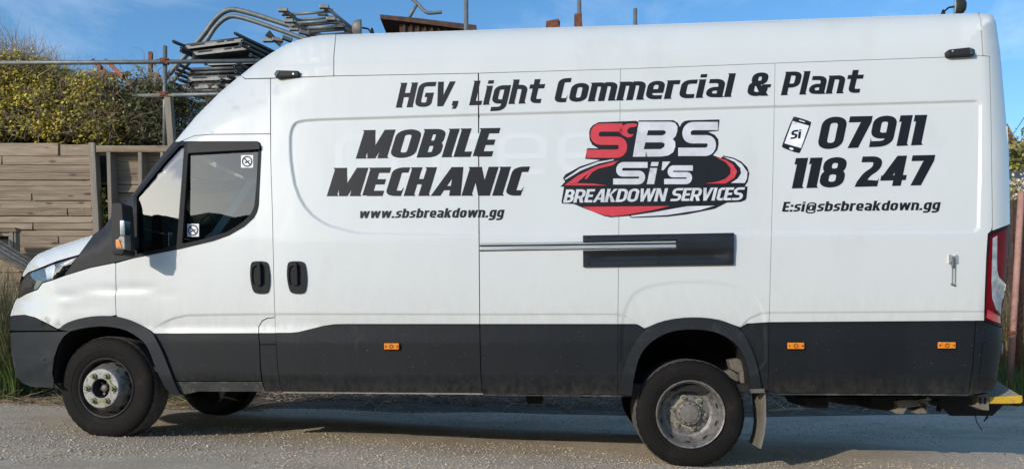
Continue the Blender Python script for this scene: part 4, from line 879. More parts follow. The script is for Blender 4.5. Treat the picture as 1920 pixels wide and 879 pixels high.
sheet('emblem_letter', [tri2d(lx([(790,114),(1030,114),(1062,122),(1080,150),(1078,185),(1066,222),(1044,244),(1062,262),(1064,300),(1048,342),(1010,366),(960,374),(745,376)]), [lx([(860,178),(980,178),(994,190),(988,205),(968,216),(850,216)]), lx([(840,268),(968,268),(985,280),(980,302),(955,319),(826,320)])], 10, False, False, 3)], M['silver'], emb, -.004)
sheet('emblem_letter', [ls([(1384,146),(1152,146,60),(1143,245,60),(1342,245,60),(1332,339,60),(1085,339)], 62)], M['silver'], emb, -.004)
sheet('emblem_letter', [ls([(856,437),(646,437,44),(640,502,44),(818,502,44),(812,561,44),(598,561)], 44), poly(lx([(886,415),(940,415),(932,446),(878,446)])), poly(lx([(875,460),(928,460),(905,581),(850,581)])), poly(lx([(968,412),(1026,412),(976,476),(960,476)])), ls([(1195,460),(1028,460,36),(1024,510,36),(1172,510,36),(1166,561,36),(980,561)], 40)], M['silver'], emb, -.004)
text('emblem_lettering', 'BREAKDOWN SERVICES', tuple(lx([(222,720)])[0]), tuple(lx([(1562,700)])[0]), (25,24), .18, 1.36, .25, M['silver'], emb, -.004, gap=.05)
sheet('emblem_swoosh', [poly(lx([(635,405),(470,448),(330,518),(232,590),(325,571),(385,521),(470,470),(600,437)])), poly(lx([(236,590),(330,573),(450,577),(550,590)])), poly(lx([(470,470),(420,497),(383,540),(402,541),(440,492),(482,468)])),
   poly(lx([(1365,380),(1440,398),(1495,432),(1526,485),(1508,532),(1440,576),(1285,576),(1380,562),(1440,540),(1476,505),(1478,462),(1440,415)])), poly(lx([(368,750),(1022,744),(900,774),(700,809),(590,822),(530,812),(450,786)]))], M['red'], emb, -.0045)
sheet('emblem_swoosh', [poly(lx([(605,394),(480,414),(350,463),(233,542),(242,547),(360,477),(490,427),(600,402)])), poly(lx([(1420,375),(1500,393),(1560,428),(1604,490),(1600,540),(1584,572),(1480,572),(1530,540),(1556,500),(1550,460),(1508,414)])), poly(lx([(1150,746),(1360,741),(1250,774),(1000,812),(735,826),(728,817),(900,791)]))], M['silver'], emb, -.0045)
# ------------------------------------------------------------------ ground
def gmat():
    m = mat('gravel_lane', (.585,.475,.34), .9, var=.38, scale=38, detail=8, bump=.9, bscale=70, dirt=((.40,.315,.215), .6, .47, .75))
    return m
M['gravel'] = gmat()

xs_ = np.concatenate([np.linspace(-600,-14,14), np.linspace(-12,12,120), np.linspace(14,600,14)]); ys_ = np.concatenate([np.linspace(-400,-2,10), np.linspace(0,14,110), np.linspace(16,30,8), np.linspace(40,3000,14)])
X_, Y_ = np.meshgrid(xs_, ys_); Zg = np.vectorize(gz)(X_)
Zg = Zg + np.where((np.abs(X_) < 12) & (Y_ < 9.0) & (Y_ > 0), .012*np.sin(Y_*2.1+.8*np.sin(X_*.7))+.006*np.sin(X_*3.1+Y_*1.7), 0)*np.clip(np.abs(Y_-5.4)*1.5-.3, 0, 1)
Vg = np.stack([X_.ravel(), Y_.ravel(), Zg.ravel()], 1); nx = len(xs_); Fg = [(j*nx+i, j*nx+i+1, (j+1)*nx+i+1, (j+1)*nx+i) for j in range(len(ys_)-1) for i in range(nx-1)]
tag(mesh_np('ground', Vg, Fg, M['gravel'], None, True), kind='structure')
# stones on the lane
M['stone'] = mat('loose_stones', (.555,.465,.355), .85, var=.2, scale=30, island=.4)
def stones():
    n = 60000; Y = 4.2+rng.random(n)**1.2*4.6; X = (rng.random(n)*2-1)*(.72*Y+.3); sz = .0026+.0075*rng.random(n)**4
    big = rng.random(n) < .011; sz = np.where(big, sz+.009*rng.random(n), sz)
    base = np.array([(1,0,0),(-1,0,0),(0,1,0),(0,-1,0),(0,0,1),(0,0,-.6)], float); fc = np.array([(0,2,4),(2,1,4),(1,3,4),(3,0,4),(2,0,5),(1,2,5),(3,1,5),(0,3,5)])
    a = rng.random(n)*6.28; Z = np.array([gz(x) for x in X])+.012*np.sin(Y*2.1+.8*np.sin(X*.7))*0
    V = base[None]*sz[:, None, None]*(.7+.7*rng.random((n, 6, 1)))*np.array([1,.9,.62])
    ca, sa = np.cos(a)[:, None], np.sin(a)[:, None]
    W_ = np.stack([V[...,0]*ca-V[...,1]*sa+X[:,None], V[...,0]*sa+V[...,1]*ca+Y[:,None], V[...,2]+Z[:,None]+sz[:,None]*.25], -1)
    F3 = (fc[None]+6*np.arange(n)[:, None, None]).reshape(-1, 3)
    tag(mesh_np('gravel', W_.reshape(-1, 3), F3, M['stone']), kind='stuff')
stones()
# ------------------------------------------------------------------ the bank behind the lane and what grows on it
def sheetgrid(name, xs, ys, zf, m, **k):
    X, Y = np.meshgrid(xs, ys); Z = zf(X, Y); n = len(xs)
    f = [(j*n+i, j*n+i+1, (j+1)*n+i+1, (j+1)*n+i) for j in range(len(ys)-1) for i in range(n-1)]
    return tag(mesh_np(name, np.stack([X.ravel(), Y.ravel(), Z.ravel()], 1), f, m, None, True), **k)
def bankz(X, Y):
    Y = Y-1.9*np.clip((X+2.6)/2.5, 0, 1)
    z = np.interp(Y, [9.75, 9.8, 10.3, 11.0, 11.6, 60], [-.3, 2.95, 3.3, 3.78, 4.0, 4.2])
    side = np.clip((5.2-X)/1.2, 0, 1); return z*side - .3*(1-side) + .06*np.sin(X*3.1+Y*2.3)
sheetgrid('bank', np.linspace(-26, 5.6, 120), np.concatenate([[9.74, 9.78], np.linspace(9.85, 14.5, 40), [20, 40, 60]]), bankz, M['soil'], kind='structure')
def blades(name, base, hgt, wid, bend, m, seg=4, parent=None):
    """bent tapering blades standing on the base points"""
    n = len(base); a = rng.random(n)*6.283; d = np.stack([np.cos(a), np.sin(a)], 1); s = np.stack([-d[:,1], d[:,0]], 1); V = []
    lean = bend*(.3+rng.random(n)); k = np.linspace(0, 1, seg+1)
    for t in k:
        off = lean*hgt*t**2; z = hgt*t*(1-.35*np.minimum(lean, 1.4)*t); w = wid*(1-t)**.7*.5
        for sg in (-1, 1): V.append(np.stack([base[:,0]+d[:,0]*off+s[:,0]*w*sg, base[:,1]+d[:,1]*off+s[:,1]*w*sg, base[:,2]+z], 1))
    V = np.stack(V, 1); m2 = 2*(seg+1); F4 = np.array([(2*i, 2*i+1, 2*i+3, 2*i+2) for i in range(seg)]); F4 = (F4[None]+m2*np.arange(n)[:,None,None]).reshape(-1, 4)
    return mesh_np(name, V.reshape(-1, 3), F4, m, parent, True)
def twigs(name, P0, dirs, length, rad, m, wob=.35, seg=5, parent=None):
    n = len(P0); pts = [P0]; d = dirs.copy()
    for _ in range(seg):
        d = d+wob*rng.normal(size=(n, 3)); d /= np.linalg.norm(d, axis=1, keepdims=True); pts.append(pts[-1]+d*(length/seg)[:, None])
    pts = np.stack(pts, 1); V = []
    for i in range(seg+1):
        t = pts[:, min(i+1, seg)]-pts[:, max(i-1, 0)]; t /= np.linalg.norm(t, axis=1, keepdims=True); u = np.cross(t, [.3,.5,.81]); u /= np.linalg.norm(u, axis=1, keepdims=True)+1e-9; w = np.cross(t, u)
        r = (rad*(1-.75*i/seg))[:, None]
        for k in range(3): V.append(pts[:, i]+(u*math.cos(2.094*k)+w*math.sin(2.094*k))*r)
    V = np.stack(V, 1); m2 = 3*(seg+1); f = np.array([(3*i+k, 3*i+(k+1) % 3, 3*i+3+(k+1) % 3, 3*i+3+k) for i in range(seg) for k in range(3)])
    o = mesh_np(name, V.reshape(-1, 3), (f[None]+m2*np.arange(n)[:,None,None]).reshape(-1, 4), m, parent); return o, pts
def leaves(name, P0, size, m, parent=None):
    n = len(P0); w = rng.normal(size=(n, 3))*.6+np.array([-.35, -.6, .6]); w /= np.linalg.norm(w, axis=1, keepdims=True)   # leaves turn towards the light
    u = rng.normal(size=(n, 3)); u -= w*(u*w).sum(1, keepdims=True); u /= np.linalg.norm(u, axis=1, keepdims=True); v = np.cross(w, u); s = (size*(.5+rng.random(n)))[:, None]
    V = np.stack([P0-u*s*.5, P0+v*s*.34+w*s*.10, P0+u*s*.55, P0-v*s*.34+w*s*.10], 1)
    return mesh_np(name, V.reshape(-1, 3), np.arange(4*n).reshape(n, 4), m, parent)
def shrub(name, px0, px1, top, bot, Y0, Y1, ntw, nlf, lm, label, bare=0, lsize=.045, cat='shrub', twm=None, clump=22, up=.8, **k):
    """px0..px1 give its width at its depth, top(x px) its outline, both in photo pixels turned into metres"""
    Ym = (Y0+Y1)/2; xa, xb = (px0-CX)/F*Ym, (px1-CX)/F*Ym; zb = HC+(HZ-bot)/F*Ym
    e = empty(name, ((xa+xb)/2, Ym, zb), label=label, cat=cat, **k); o = np.array(e.location)
    def samp(n, pw=.8):
        X = xa+(xb-xa)*rng.random(n); Y = Y0+(Y1-Y0)*rng.random(n)**1.4
        xp = X*F/Ym+CX; zt = HC+(HZ-top(xp))/F*Ym; return np.stack([X, Y, zb+(zt-zb)*rng.random(n)**pw], 1), zt
    P_, zt = samp(ntw); D_ = rng.normal(size=(ntw, 3))*np.array([1,.7,.7])+np.array([0,-.1,up])
    _, pt = twigs('twigs', P_-o, D_/np.linalg.norm(D_, axis=1, keepdims=True), .18+.40*rng.random(ntw)**2, .0022+.004*rng.random(ntw)**2, twm or M['twig'], parent=e); tag(_, kind='stuff')
    if bare:
        X = xa+(xb-xa)*rng.random(bare); Y = Y0+(Y1-Y0)*rng.random(bare); zt = HC+(HZ-top(X*F/Ym+CX))/F*Ym; Pb = np.stack([X, Y, zt-.25*rng.random(bare)], 1)
        Db = rng.normal(size=(bare, 3))*.5+np.array([0,0,1.3]); b_, _ = twigs('bare_branches', Pb-o, Db/np.linalg.norm(Db, axis=1, keepdims=True), .2+.35*rng.random(bare), .003+.002*rng.random(bare), M['twig'], .28, parent=e); tag(b_, kind='stuff')
    c, _ = samp(max(3, nlf//clump), .7); L_ = np.repeat(c, clump, 0); L_ = L_+rng.normal(size=L_.shape)*np.array([.10,.07,.06])
    for m_, fr in lm: 
        q = rng.random(len(L_)//clump) < 2; sel = np.repeat(rng.random(len(c)) < fr, clump); tag(leaves('leaves', L_[sel][:,:3]-o, lsize, m_, e), kind='stuff')
    return e
ip = lambda xs, ys: (lambda x: np.interp(x, xs, ys))
shrub('shrub', -90, 255, ip([-90,0,60,120,180,255],[124,132,122,148,170,184]), 282, 9.85, 11.2, 6500, 46000, [(M["leafolive"],.40),(M["leafyellow"],.52),(M["leafgreen"],.07)],
      'twiggy yellow-leaved shrub spilling over the plank fence, the widest one', bare=420, lsize=.044)
shrub('shrub', -80, 110, ip([-80,0,40,80,110],[80,84,88,110,140]), 200, 10.6, 11.4, 520, 260, [(M['leafolive'],.8)], 'bare grey twigs of a leafless shrub standing against the sky at far left', bare=190)
shrub('shrub', 225, 345, ip([225,260,300,345],[188,178,172,176]), 285, 9.8, 10.9, 1300, 6500, [(M['leafgreen'],.85),(M['leafyellow'],.14)], 'dense dark green shrub behind the short fence with the top rail', lsize=.042, bare=30)
shrub('shrub', 318, 470, ip([318,350,400,470],[182,190,200,200]), 300, 10.0, 11.0, 1100, 3200, [(M['leafgreen'],.7),(M['leafolive'],.25)], 'loose green shrub below the pile of steel frames', lsize=.045)
shrub('weed_sprig', 262, 280, ip([262,280],[130,135]), 172, 10.0, 10.2, 26, 60, [(M['leafolive'],.9)], 'thin leafy sprig beside the rusty upright post', lsize=.04, cat='plant', clump=6, up=1.6)
# ------------------------------------------------------------------ fences
FY = 9.4
def plank(parent, x0, x1, y0, y1, D, m, th=.035, name='board', nx_=14, wav=.0012):
    a = P(x0, y1, D); b = P(x1, y0, D); n = nx_; o = Vector(parent.location); v = []; f = []
    zt = [rng.normal()*wav*.5 for _ in range(n+1)]; fr = [rng.normal()*wav*.6 for _ in range(n+1)]; tl = rng.normal()*.006
    for i in range(n+1):
        X = a.x+(b.x-a.x)*i/n
        for (yy, z) in ((fr[i]+tl, a.z+.002), (fr[i]-tl, b.z-.003+zt[i]), (th, b.z-.003), (th, a.z+.002)): v.append(Vector((X, D+yy, z))-o)
    for i in range(n):
        for k in range(4): f.append((4*i+k, 4*i+4+k, 4*i+4+(k+1) % 4, 4*i+(k+1) % 4))
    f += [(3,2,1,0), tuple(4*n+k for k in range(4))]
    mb = MB(); mb.add(v, [q[::-1] for q in f]); ob = mb.build(name, m, parent); return ob
def post(parent, x0, y0, x1, y1, w, D, dep, m, name='post', D1=None):
    """upright of square section from pixel (x0,y0) down to (x1,y1), w pixels wide"""
    D1 = D1 or D; o = Vector(parent.location); t = P(x0, y0, D)-o; b = P(x1, y1, D1)-o; hw = w/2/F*D; mb = MB()
    vs = []
    for c in (b, t): vs += [c+Vector((-hw, 0, 0)), c+Vector((hw, 0, 0)), c+Vector((hw, dep, 0)), c+Vector((-hw, dep, 0))]
    mb.add(vs, [(3,2,1,0),(4,5,6,7),(0,1,5,4),(1,2,6,5),(2,3,7,6),(3,0,4,7)]); ob = mb.build(name, m, parent); bevel(ob, .006, 2); return ob
fa = empty('plank_fence', (P(60, 640, FY).x, FY, gz(-5.8)), label='wide weathered plank fence of long horizontal boards at far left', cat='fence')
rows = [268,292,308.5,323.5,337,349,362.5,375.5,391,404,417.5,430,443,456,483,510,537,564,592,620,648,676,704,731]; jo = [(110,.012),(4,0),(-70,0),(-60,0),(-20,0),(-90,0),(60,0),(-40,0),(127,0),(-40,0),(62,0),(-30,0)]
for i in range(len(rows)-1):
    j = jo[i % 12][0]; xr = 171 if i < 1 else 166+ (rows[i]-268)*.05; jit = rng.normal()*.010
    plank(fa, -170, j-1.6, rows[i], rows[i+1], FY+jit, M['wood']); plank(fa, j+.9+(2.2 if i == 0 else 0), xr, rows[i]+(3 if i == 0 else 0), rows[i+1], FY+jit+rng.normal()*.005, M['wood'])
post(fa, 171, 267, 196, 735, 12, FY-.06, .11, M['woodv'])
for x in (-120, -20, 90): post(fa, x, 272, x, 735, 16, FY+.07, .09, M['woodv'])
fb = empty('board_fence', (P(260, 640, FY).x, FY, gz(-4.6)), label='weathered board fence with top rail and projecting posts beside the van bonnet', cat='fence')
plank(fb, 180, 330, 272.5, 285, FY-.09, M['wood'], th=.13, name='top_rail'); plank(fb, 331, 560, 273, 286, FY-.09, M['wood'], th=.13, name='top_rail')
for x, w, x2 in ((203,7.5,216),(262,7.5,268),(303,6,307),(352,7,356),(402,7,406),(452,7,455),(502,7,505)): post(fb, x, 285.3, x2, 735, w, FY-.085, .16, M['woodv'])
r2 = [286.5,303.5,332,346,361,388,404,431,447,474,490,517,533,560,576,603,619,646,662,689,705,735]
for i in range(len(r2)-1):
    plank(fb, 216, 330, r2[i], r2[i+1], FY+.085+rng.normal()*.006, M['wood'], nx_=8); plank(fb, 331, 560, r2[i], r2[i+1], FY+.085+rng.normal()*.006, M['wood'], nx_=8)
# ivy in the dark gap between the two fences
ivc = empty('ivy', P(192, 735, FY+.05), label='ivy climbing the dark gap between the two fences', cat='plant'); Li = np.array([P(190+rng.normal()*6, 430-rng.random()**1.6*80, FY+.0+.05*rng.random()) - ivc.location for _ in range(190)])
tag(leaves('leaves', Li, .045, M['leafolive'], ivc), kind='stuff'); sm_ = MB(); sm_.tube([P(194,735,FY+.06)-ivc.location, P(190,560,FY+.05)-ivc.location, P(193,430,FY+.05)-ivc.location, P(189,360,FY+.06)-ivc.location], .008, 5); sm_.build('stem', M['twig'], ivc)
gp = MB(); gp.box((P(192,500,FY).x, FY+.22, 1.6), (.3,.02,3.2)); tag(gp.build('gap_shade_sheet', M['void']), 'dark sheet added for the shade in the gap between the two fences', 'post')  # added dark sheet, stands for the deep shade between the fences
# hutch
hu = empty('wooden_hutch', (P(8, 640, 8.9).x, 8.9, gz(-5.9)), label='small weathered wooden hutch with a sloping board lid at far left', cat='hutch')
HD = 8.95
plank(hu, -60, 29, 426, 434.5, HD-.03, M['wood'], th=.10, name='beam', nx_=6); plank(hu, -60, 26, 435, 443, HD, M['wood'], th=.05, name='rail', nx_=6)
post(hu, 20.5, 434.6, 20.5, 476, 8, HD-.01, .05, M['woodv']); post(hu, 27.5, 434, 29, 500, 3.5, HD, .08, M['woodv'])
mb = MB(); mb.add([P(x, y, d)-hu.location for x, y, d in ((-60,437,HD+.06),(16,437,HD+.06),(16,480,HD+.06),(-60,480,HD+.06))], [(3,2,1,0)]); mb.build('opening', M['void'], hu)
for k in range(4):
    y = k*9.5; q = [P(-60, 412+y, 8.75-.09*k), P(58, 486+y*.7, 8.75-.09*k), P(58, 494+y*.7, 8.69-.09*k), P(-60, 421+y, 8.69-.09*k)]; mb = MB(); q = [v-hu.location for v in q]
    mb.add(q+[v+Vector((0,.03,-.03)) for v in q], [(0,1,2,3),(7,6,5,4),(0,4,5,1),(1,5,6,2),(2,6,7,3),(3,7,4,0)]); mb.build('lid_board', M['wood'], hu)
# ------------------------------------------------------------------ scaffold, frames and scrap in the yard above
RY = 9.7
sr = empty('scaffold_railing', (P(310, 640, RY).x, RY, 3.0), label='grey scaffold tube railing with one upright behind the fence', cat='railing')
def tubeo(name, pts, r, m, par, n=12, **k):
    b = MB(); o = Vector(par.location) if par else Vector((0,0,0)); b.tube([Vector(p)-o for p in pts], r, n); return tag(b.build(name, m, par, True), **k)
tubeo('rail', [P(-120,119,RY), P(150,117.8,RY), P(560,114,RY)], .0255, M['galv'], sr); tubeo('rail', [P(258,180,RY), P(560,174,RY)], .0245, M['galv'], sr)
tubeo('upright', [P(309.5,87,RY+.055), P(309,300,RY+.055)], .0265, M['galv'], sr)
for (x, y) in ((308,115),(308,178)):
    b = MB(); c = P(x, y, RY+.02)-sr.location; b.box(c, (.075,.10,.055)); b.box(c+Vector((.045,-.02,-.012)), (.04,.05,.075)); b.box(c+Vector((-.06,-.02,.008)), (.06,.03,.018)); b.tube([c+Vector((.03,-.06,.01)), c+Vector((.085,-.05,.01))], .011, 6); bevel(b.build('coupler', M['rust'], sr), .008, 2)
tp = empty('timber_post', (P(318, 640, 9.62).x, 9.62, 2.8), label='split grey timber post leaning under the scaffold upright', cat='post'); post(tp, 313, 182, 322, 300, 12, 9.62, .10, M['woodv'], 'stake')
def beam(par, a, b, w, h, m, name='bar'):
    o = Vector(par.location); a = Vector(a)-o; b = Vector(b)-o; d = b-a; q = d.to_track_quat('X', 'Z').to_matrix(); mb = MB(); mb.box((a+b)/2, (d.length, w, h), q); return mb.build(name, m, par)
rf = empty('rusty_trestle', (P(200, 640, 11.2).x, 11.2, 3.6), label='flaking red oxide steel frame poking out of the yellow-leaved shrub', cat='frame')
beam(rf, P(186.5,122,11.2), P(186.5,175,11.2), .045, .05, M['redoxide'], 'upright'); beam(rf, P(173,113,11.2), P(216,150,11.25), .04, .055, M['rust'], 'brace'); beam(rf, P(197,113,11.15), P(252,163,11.1), .04, .05, M['redoxide'], 'brace')
beam(rf, P(150,141,11.3), P(240,140,11.3), .05, .05, M['redoxide'], 'crossbar'); beam(rf, P(186,139,11.15), P(236,139,11.15), .03, .03, M['rust'], 'crossbar'); beam(rf, P(203,140,11.1), P(190,160,11.1), .03, .03, M['rust'], 'brace')
ru = empty('rusty_post', (P(282, 640, 11).x, 11, 3.6), label='thin rusty steel post standing left of the scaffold upright', cat='post'); beam(ru, P(282.5,98,11), P(282.5,200,11), .045, .05, M['rust'], 'bar')
ru = empty('rusty_post', (P(260, 640, 11).x, 11, 3.6), label='short rusty stub of a post in the top of the shrub', cat='post'); beam(ru, P(260.5,147,11), P(260.5,200,11), .03, .04, M['rust'], 'bar')
pb_ = empty('machine_bracket', (P(290, 640, 10.9).x, 10.9, 3.6), label='brown holed plate bracket bolted to scrap beside the scaffold upright', cat='bracket')
b = MB(); ring = [P(288+5*math.cos(a)*.9, 149+5*math.sin(a)*.9, 10.9)-pb_.location for a in np.linspace(0, 6.283, 13)[:-1]]; oc = [P(x, y, 10.9)-pb_.location for x, y in ((300,142),(302,150),(296,158),(290,163),(284,165),(279,160),(277,152),(278,145),(282,138),(288,135),(293,136),(298,138))]
order = sorted(range(12), key=lambda i: math.atan2(-(oc[i].z), oc[i].x-ring[0].x)); 
oc = sorted(oc, key=lambda v: math.atan2(v.z-(P(288,149,10.9)-pb_.location).z, v.x-(P(288,149,10.9)-pb_.location).x)); ring = sorted(ring, key=lambda v: math.atan2(v.z-(P(288,149,10.9)-pb_.location).z, v.x-(P(288,149,10.9)-pb_.location).x))
dY = Vector((0,.03,0)); b.add(oc+ring+[v+dY for v in oc]+[v+dY for v in ring], [(i, (i+1) % 12, 12+(i+1) % 12, 12+i) for i in range(12)]+[(i, 24+i, 24+(i+1) % 12, (i+1) % 12) for i in range(12)]+[(12+i, 12+(i+1) % 12, 36+(i+1) % 12, 36+i) for i in range(12)])
b.build('plate', mat('brown_primer_plate', (.30,.15,.05), .7, var=.3, dirt=((.12,.06,.03), 14, .5, .9)), pb_); beam(pb_, P(273,164,10.95), P(300,170,10.95), .05, .06, M['rust'], 'foot'); beam(pb_, P(286,165,10.92), P(285,200,10.92), .04, .04, M['rust'], 'leg')
# bent tube hoops
def bent(pts): return smooth_line(pts, 2)
hoop_grp = 'bent scaffold tubes behind the frame pile'
hp = [[(250,225),(300,158),(378,72),(404,34),(428,17),(452,20),(520,41),(620,74),(680,92)], [(272,225),(318,158),(385,82),(402,52),(424,32),(446,30),(520,55),(610,88),(680,112)]]
for i, q in enumerate(hp):
    D = 11.2-.12*i; tubeo('bent_tube', [P(x, y, D) for x, y in smooth_line(q, 3)], .036-.004*i, M['galv'], None, 12, label=['upper and thicker of two bent grey tubes arching over the frame pile', 'lower and thinner of two bent grey tubes arching over the frame pile'][i], cat='tube', group=hoop_grp)
# pile of steel frames
def frame(x0, y0, x1, y1, D0_, dD, label, plate=True, skew=0, r=.0225):
    """frame lying flat: its near bar runs from pixel (x0,y0) to (x1,y1); two side tubes run away from the lane"""
    a = P(x0, y0, D0_); b_ = P(x1, y1, D0_+dD); e = empty('steel_frame', tuple(a), label=label, cat='frame', group='steel frames lying in a pile'); o = a
    far = Vector((.60, 1.25, .0+skew)); A = Vector((0,0,0)); B = b_-a
    for p in (A, B):
        m_ = MB(); m_.hollow(p-far*.06, p+far, r, 10); sharp(m_.build('side_tube', M['darkgalv'], e), 40)
    for t, rr in ((.07, .022), (.22, .020), (.5, .02), (.93, .017)):
        m_ = MB(); m_.tube([A+far*t, B+far*t], rr, 8); m_.build('cross_bar', M['darkgalv'], e, True)
    dk = MB(); dn = Vector((0,0,.006)); q4 = [A+far*.1, B+far*.1, B+far*.92, A+far*.92]; dk.add([v-dn for v in q4]+[v+dn for v in q4], [(0,1,2,3),(7,6,5,4),(0,4,5,1),(1,5,6,2),(2,6,7,3),(3,7,4,0)]); dk.build('deck', M['darkgalv'], e)
    if plate:
        c0 = A+far*.06+Vector((0,0,-.028)); c1 = B+far*.06+Vector((0,0,-.028)); d = c1-c0; q = d.to_track_quat('X', 'Z').to_matrix(); m_ = MB(); m_.box((c0+c1)/2, (d.length*.96, .012, .05), q); L_ = d.length
        pl = m_.build('channel', M['darkgalv'], e)
        for t in (.18, .3, .62, .78):
            m_ = MB(); m_.box(c0+d*t+Vector((0,-.008,.012)), (.10,.006,.014), q); m_.build('slot', M['void'], pl)
    return e
names = ['top frame of the flat pile, its open tube ends clear of the rest', 'second frame from the top of the flat pile, with a slotted channel', 'third frame from the top of the flat pile, tilted down to the left', 'pale slotted frame lying just above the scaffold rail',
         'frame lying just below the scaffold rail', 'sixth frame down the pile, between the two scaffold rails', 'dark frame midway between the two scaffold rails', 'frame with the widest left tube end, above the lower rail', 'slotted frame resting just above the lower scaffold rail', 'frame partly hidden by the lower scaffold rail', 'lowest frame of the pile, down in the green shrub']
spec_ = [(334,82,449,67,True),(349,94,462,81,True),(348,99.5,459,88,False),(372,112,478,107.5,True),(345,126,453,122.5,False),(340,134,447,129.5,False),(339,141.5,451,138,True),(345,153,436,147,False),(328,158,424,153,True),(338,168,419,164.5,False),(356,192,415,187,True)]
for i, ((x0, y0, x1, y1, pl), nm) in enumerate(zip(spec_, names)): frame(x0, y0, x1, y1, 10.3+.03*(i % 3), -.15+.05*rng.random(), nm, pl, -.03+.06*rng.random())
# ladder-like frames leaning over the pile
def ladder(x0, y0, x1, y1, D, drop, label, rungs):
    a = P(x0, y0, D); b_ = P(x1, y1, D-.05); e = empty('ladder_frame', tuple(a), label=label, cat='frame', group='ladder frames stacked above the van roof'); far = Vector((.62, .75, -drop)); B = b_-a
    for p in (Vector((0,0,0)), B):
        m_ = MB(); m_.tube([p, p+far], .021, 10); m_.build('rail', M['darkgalv'], e, True)
        m_ = MB(); m_.box(p+far*.0+Vector((-.03,0,0)), (.13,.055,.05)); bevel(m_.build('end_clamp', M['galv'], e), .008, 2)
    for t in rungs:
        m_ = MB(); m_.tube([far*t, far*t+B], .019, 10); m_.build('rung', M['galv'], e, True)
    return e
ladder(535,19.5,612,13.5,10.6,.36,'topmost ladder frame with pale end clamps against the sky',(.09,.30))
ladder(541,26.5,619,20.5,10.7,.30,'second ladder frame, just under the topmost one',(.14,.5))
ladder(546,40,625,36,10.5,.22,'third ladder frame, its rungs nearest the van roof',(.05,.22,.6))
ladder(549,31,608,26,10.9,.33,'short ladder frame between the topmost frames, set farther back',(.2,.6))
ladder(560,47,632,42,10.75,.2,'ladder frame tucked under the third one, set back a little',(.1,.35))
ladder(556,55,640,49,10.6,.15,'lowest ladder frame, lying along the curve of the roof',(.1,.5))
for i, (x, y, nm) in enumerate(((503,76,'pale clamp box at the left end of the loose clamps'),(521,75,'clamp box wedged against the roof curve'),(570,62,'single bright clamp block over the roof'),(538,73.5,'clamp block right of the dark lug'))):
    b = MB(); b.box((0,0,0), (.14,.06,.05)); b.box((.05,0,.02), (.02,.07,.05)); o = bevel(b.build('clamp', M['galv']), .008, 2); o.location = P(x, y, 10.45); tag(o, nm, 'clamp', 'loose scaffold clamps by the roof')
    o.rotation_euler = (0, .05*i, .2*i)
lg = MB(); lg.tube([P(501,62,10.4), P(512,72,10.45), P(528,84,10.5)], [.05,.035,.04], 8); tag(sharp(lg.build('pole_lug', M['darkgalv']), 40), 'flattened dark steel lug sticking up beside the loose clamps', 'bracket')
tubeo('scaffold_tube', [P(575,70,10.9), P(672,64,10.8)], .03, M['darkgalv'], None, 10, label='dark tube lying along the roof line under the ladder frames', cat='tube')
# things seen over the roof
TD = 12.0
tr = empty('rusty_trough', (P(800, 640, TD).x, TD, 3.7), label='rusty brown steel trough with overhanging lip seen over the roof', cat='trough')
def prism(par, pts, D, dep, m, name):
    o = Vector(par.location); n = len(pts); a = [P(x, y, D)-o for x, y in pts]; mb = MB(); mb.add(a+[v+Vector((0, dep, 0)) for v in a], [tuple(range(n-1, -1, -1)), tuple(range(n, 2*n))]+[(i, (i+1) % n, n+(i+1) % n, n+i) for i in range(n)]); ob = mb.build(name, m, par)
    bm_ = bmesh.new(); bm_.from_mesh(ob.data); bmesh.ops.recalc_face_normals(bm_, faces=bm_.faces); bm_.to_mesh(ob.data); bm_.free(); return ob
prism(tr, [(712.5,27.5),(780,34),(893,47.5),(893,58),(780,43),(713,35.5)], TD, .9, M['darkrust'], 'lip'); prism(tr, [(749,41),(872,56.5),(872,110),(749,110)], TD+.12, .7, M['darkrust'], 'body')
for k in range(9): x = 756+k*13; prism(tr, [(x, 42.5+(x-749)*.12), (x+4, 43+(x-749)*.12), (x+4, 110), (x, 110)], TD+.08, .05, M['darkrust'], 'rib')
for x, yy in ((757,0),(862,0)):
    for d in (.2, .7): beam(tr, P(x,100,TD+d), Vector((P(x,100,TD+d).x, TD+d, 3.5)), .06, .06, M['darkrust'], 'leg')
pp = empty('bent_pipe', P(783, 8, TD+.3), label='bent grey pipe standing on the rusty trough', cat='pipe'); tubeo('leg', [P(766,36,TD+.3), P(775,20,TD+.3), P(783,7,TD+.3)], .026, M['galv'], pp); tubeo('arm', [P(x, y, TD+.3) for x, y in smooth_line([(772,-2),(783,7),(794,20),(802,25.5),(815,24.5),(828.5,23)], 2)], .026, M['galv'], pp)
def pole(x, y0, w, D, label, y1=330):
    e = empty('scaffold_pole', (P(x, 640, D).x, D, 3.8), label=label, cat='pole', group='grey poles rising behind the roof'); tubeo('tube', [P(x, y0, D), P(x, y1, D)], w/2/F*D, M['galv'], e, 12); return e
pole(874, -60, 8.5, 11.6, 'tall grey pole in front of the rusty trough'); p2 = pole(1086, -60, 8, 11.6, 'tall grey pole with a rusty sleeve'); pole(1191, 17, 7.5, 11.8, 'short grey pole that ends just above the roof')
prism(p2, [(1077.5,26),(1091,24.5),(1092,52),(1092,90),(1077.5,90)], 11.52, .10, M['rust'], 'sleeve')
wb = empty('rusty_block', (P(1037, 640, 11.8).x, 11.8, 3.8), label='small dark rusty block showing above the roof between the poles', cat='block'); prism(wb, [(1024,40),(1040,37),(1047,35.5),(1050,40),(1050,90),(1026,90)], 11.8, .12, M['rust'], 'block'); beam(wb, P(1038,85,11.86), Vector((P(1038,85,11.86).x, 11.86, 3.5)), .07, .07, M['darkrust'], 'stem'); prism(wb, [(1046,39),(1050.5,40.5),(1050,46),(1047,46)], 11.78, .02, M['void'], 'notch')
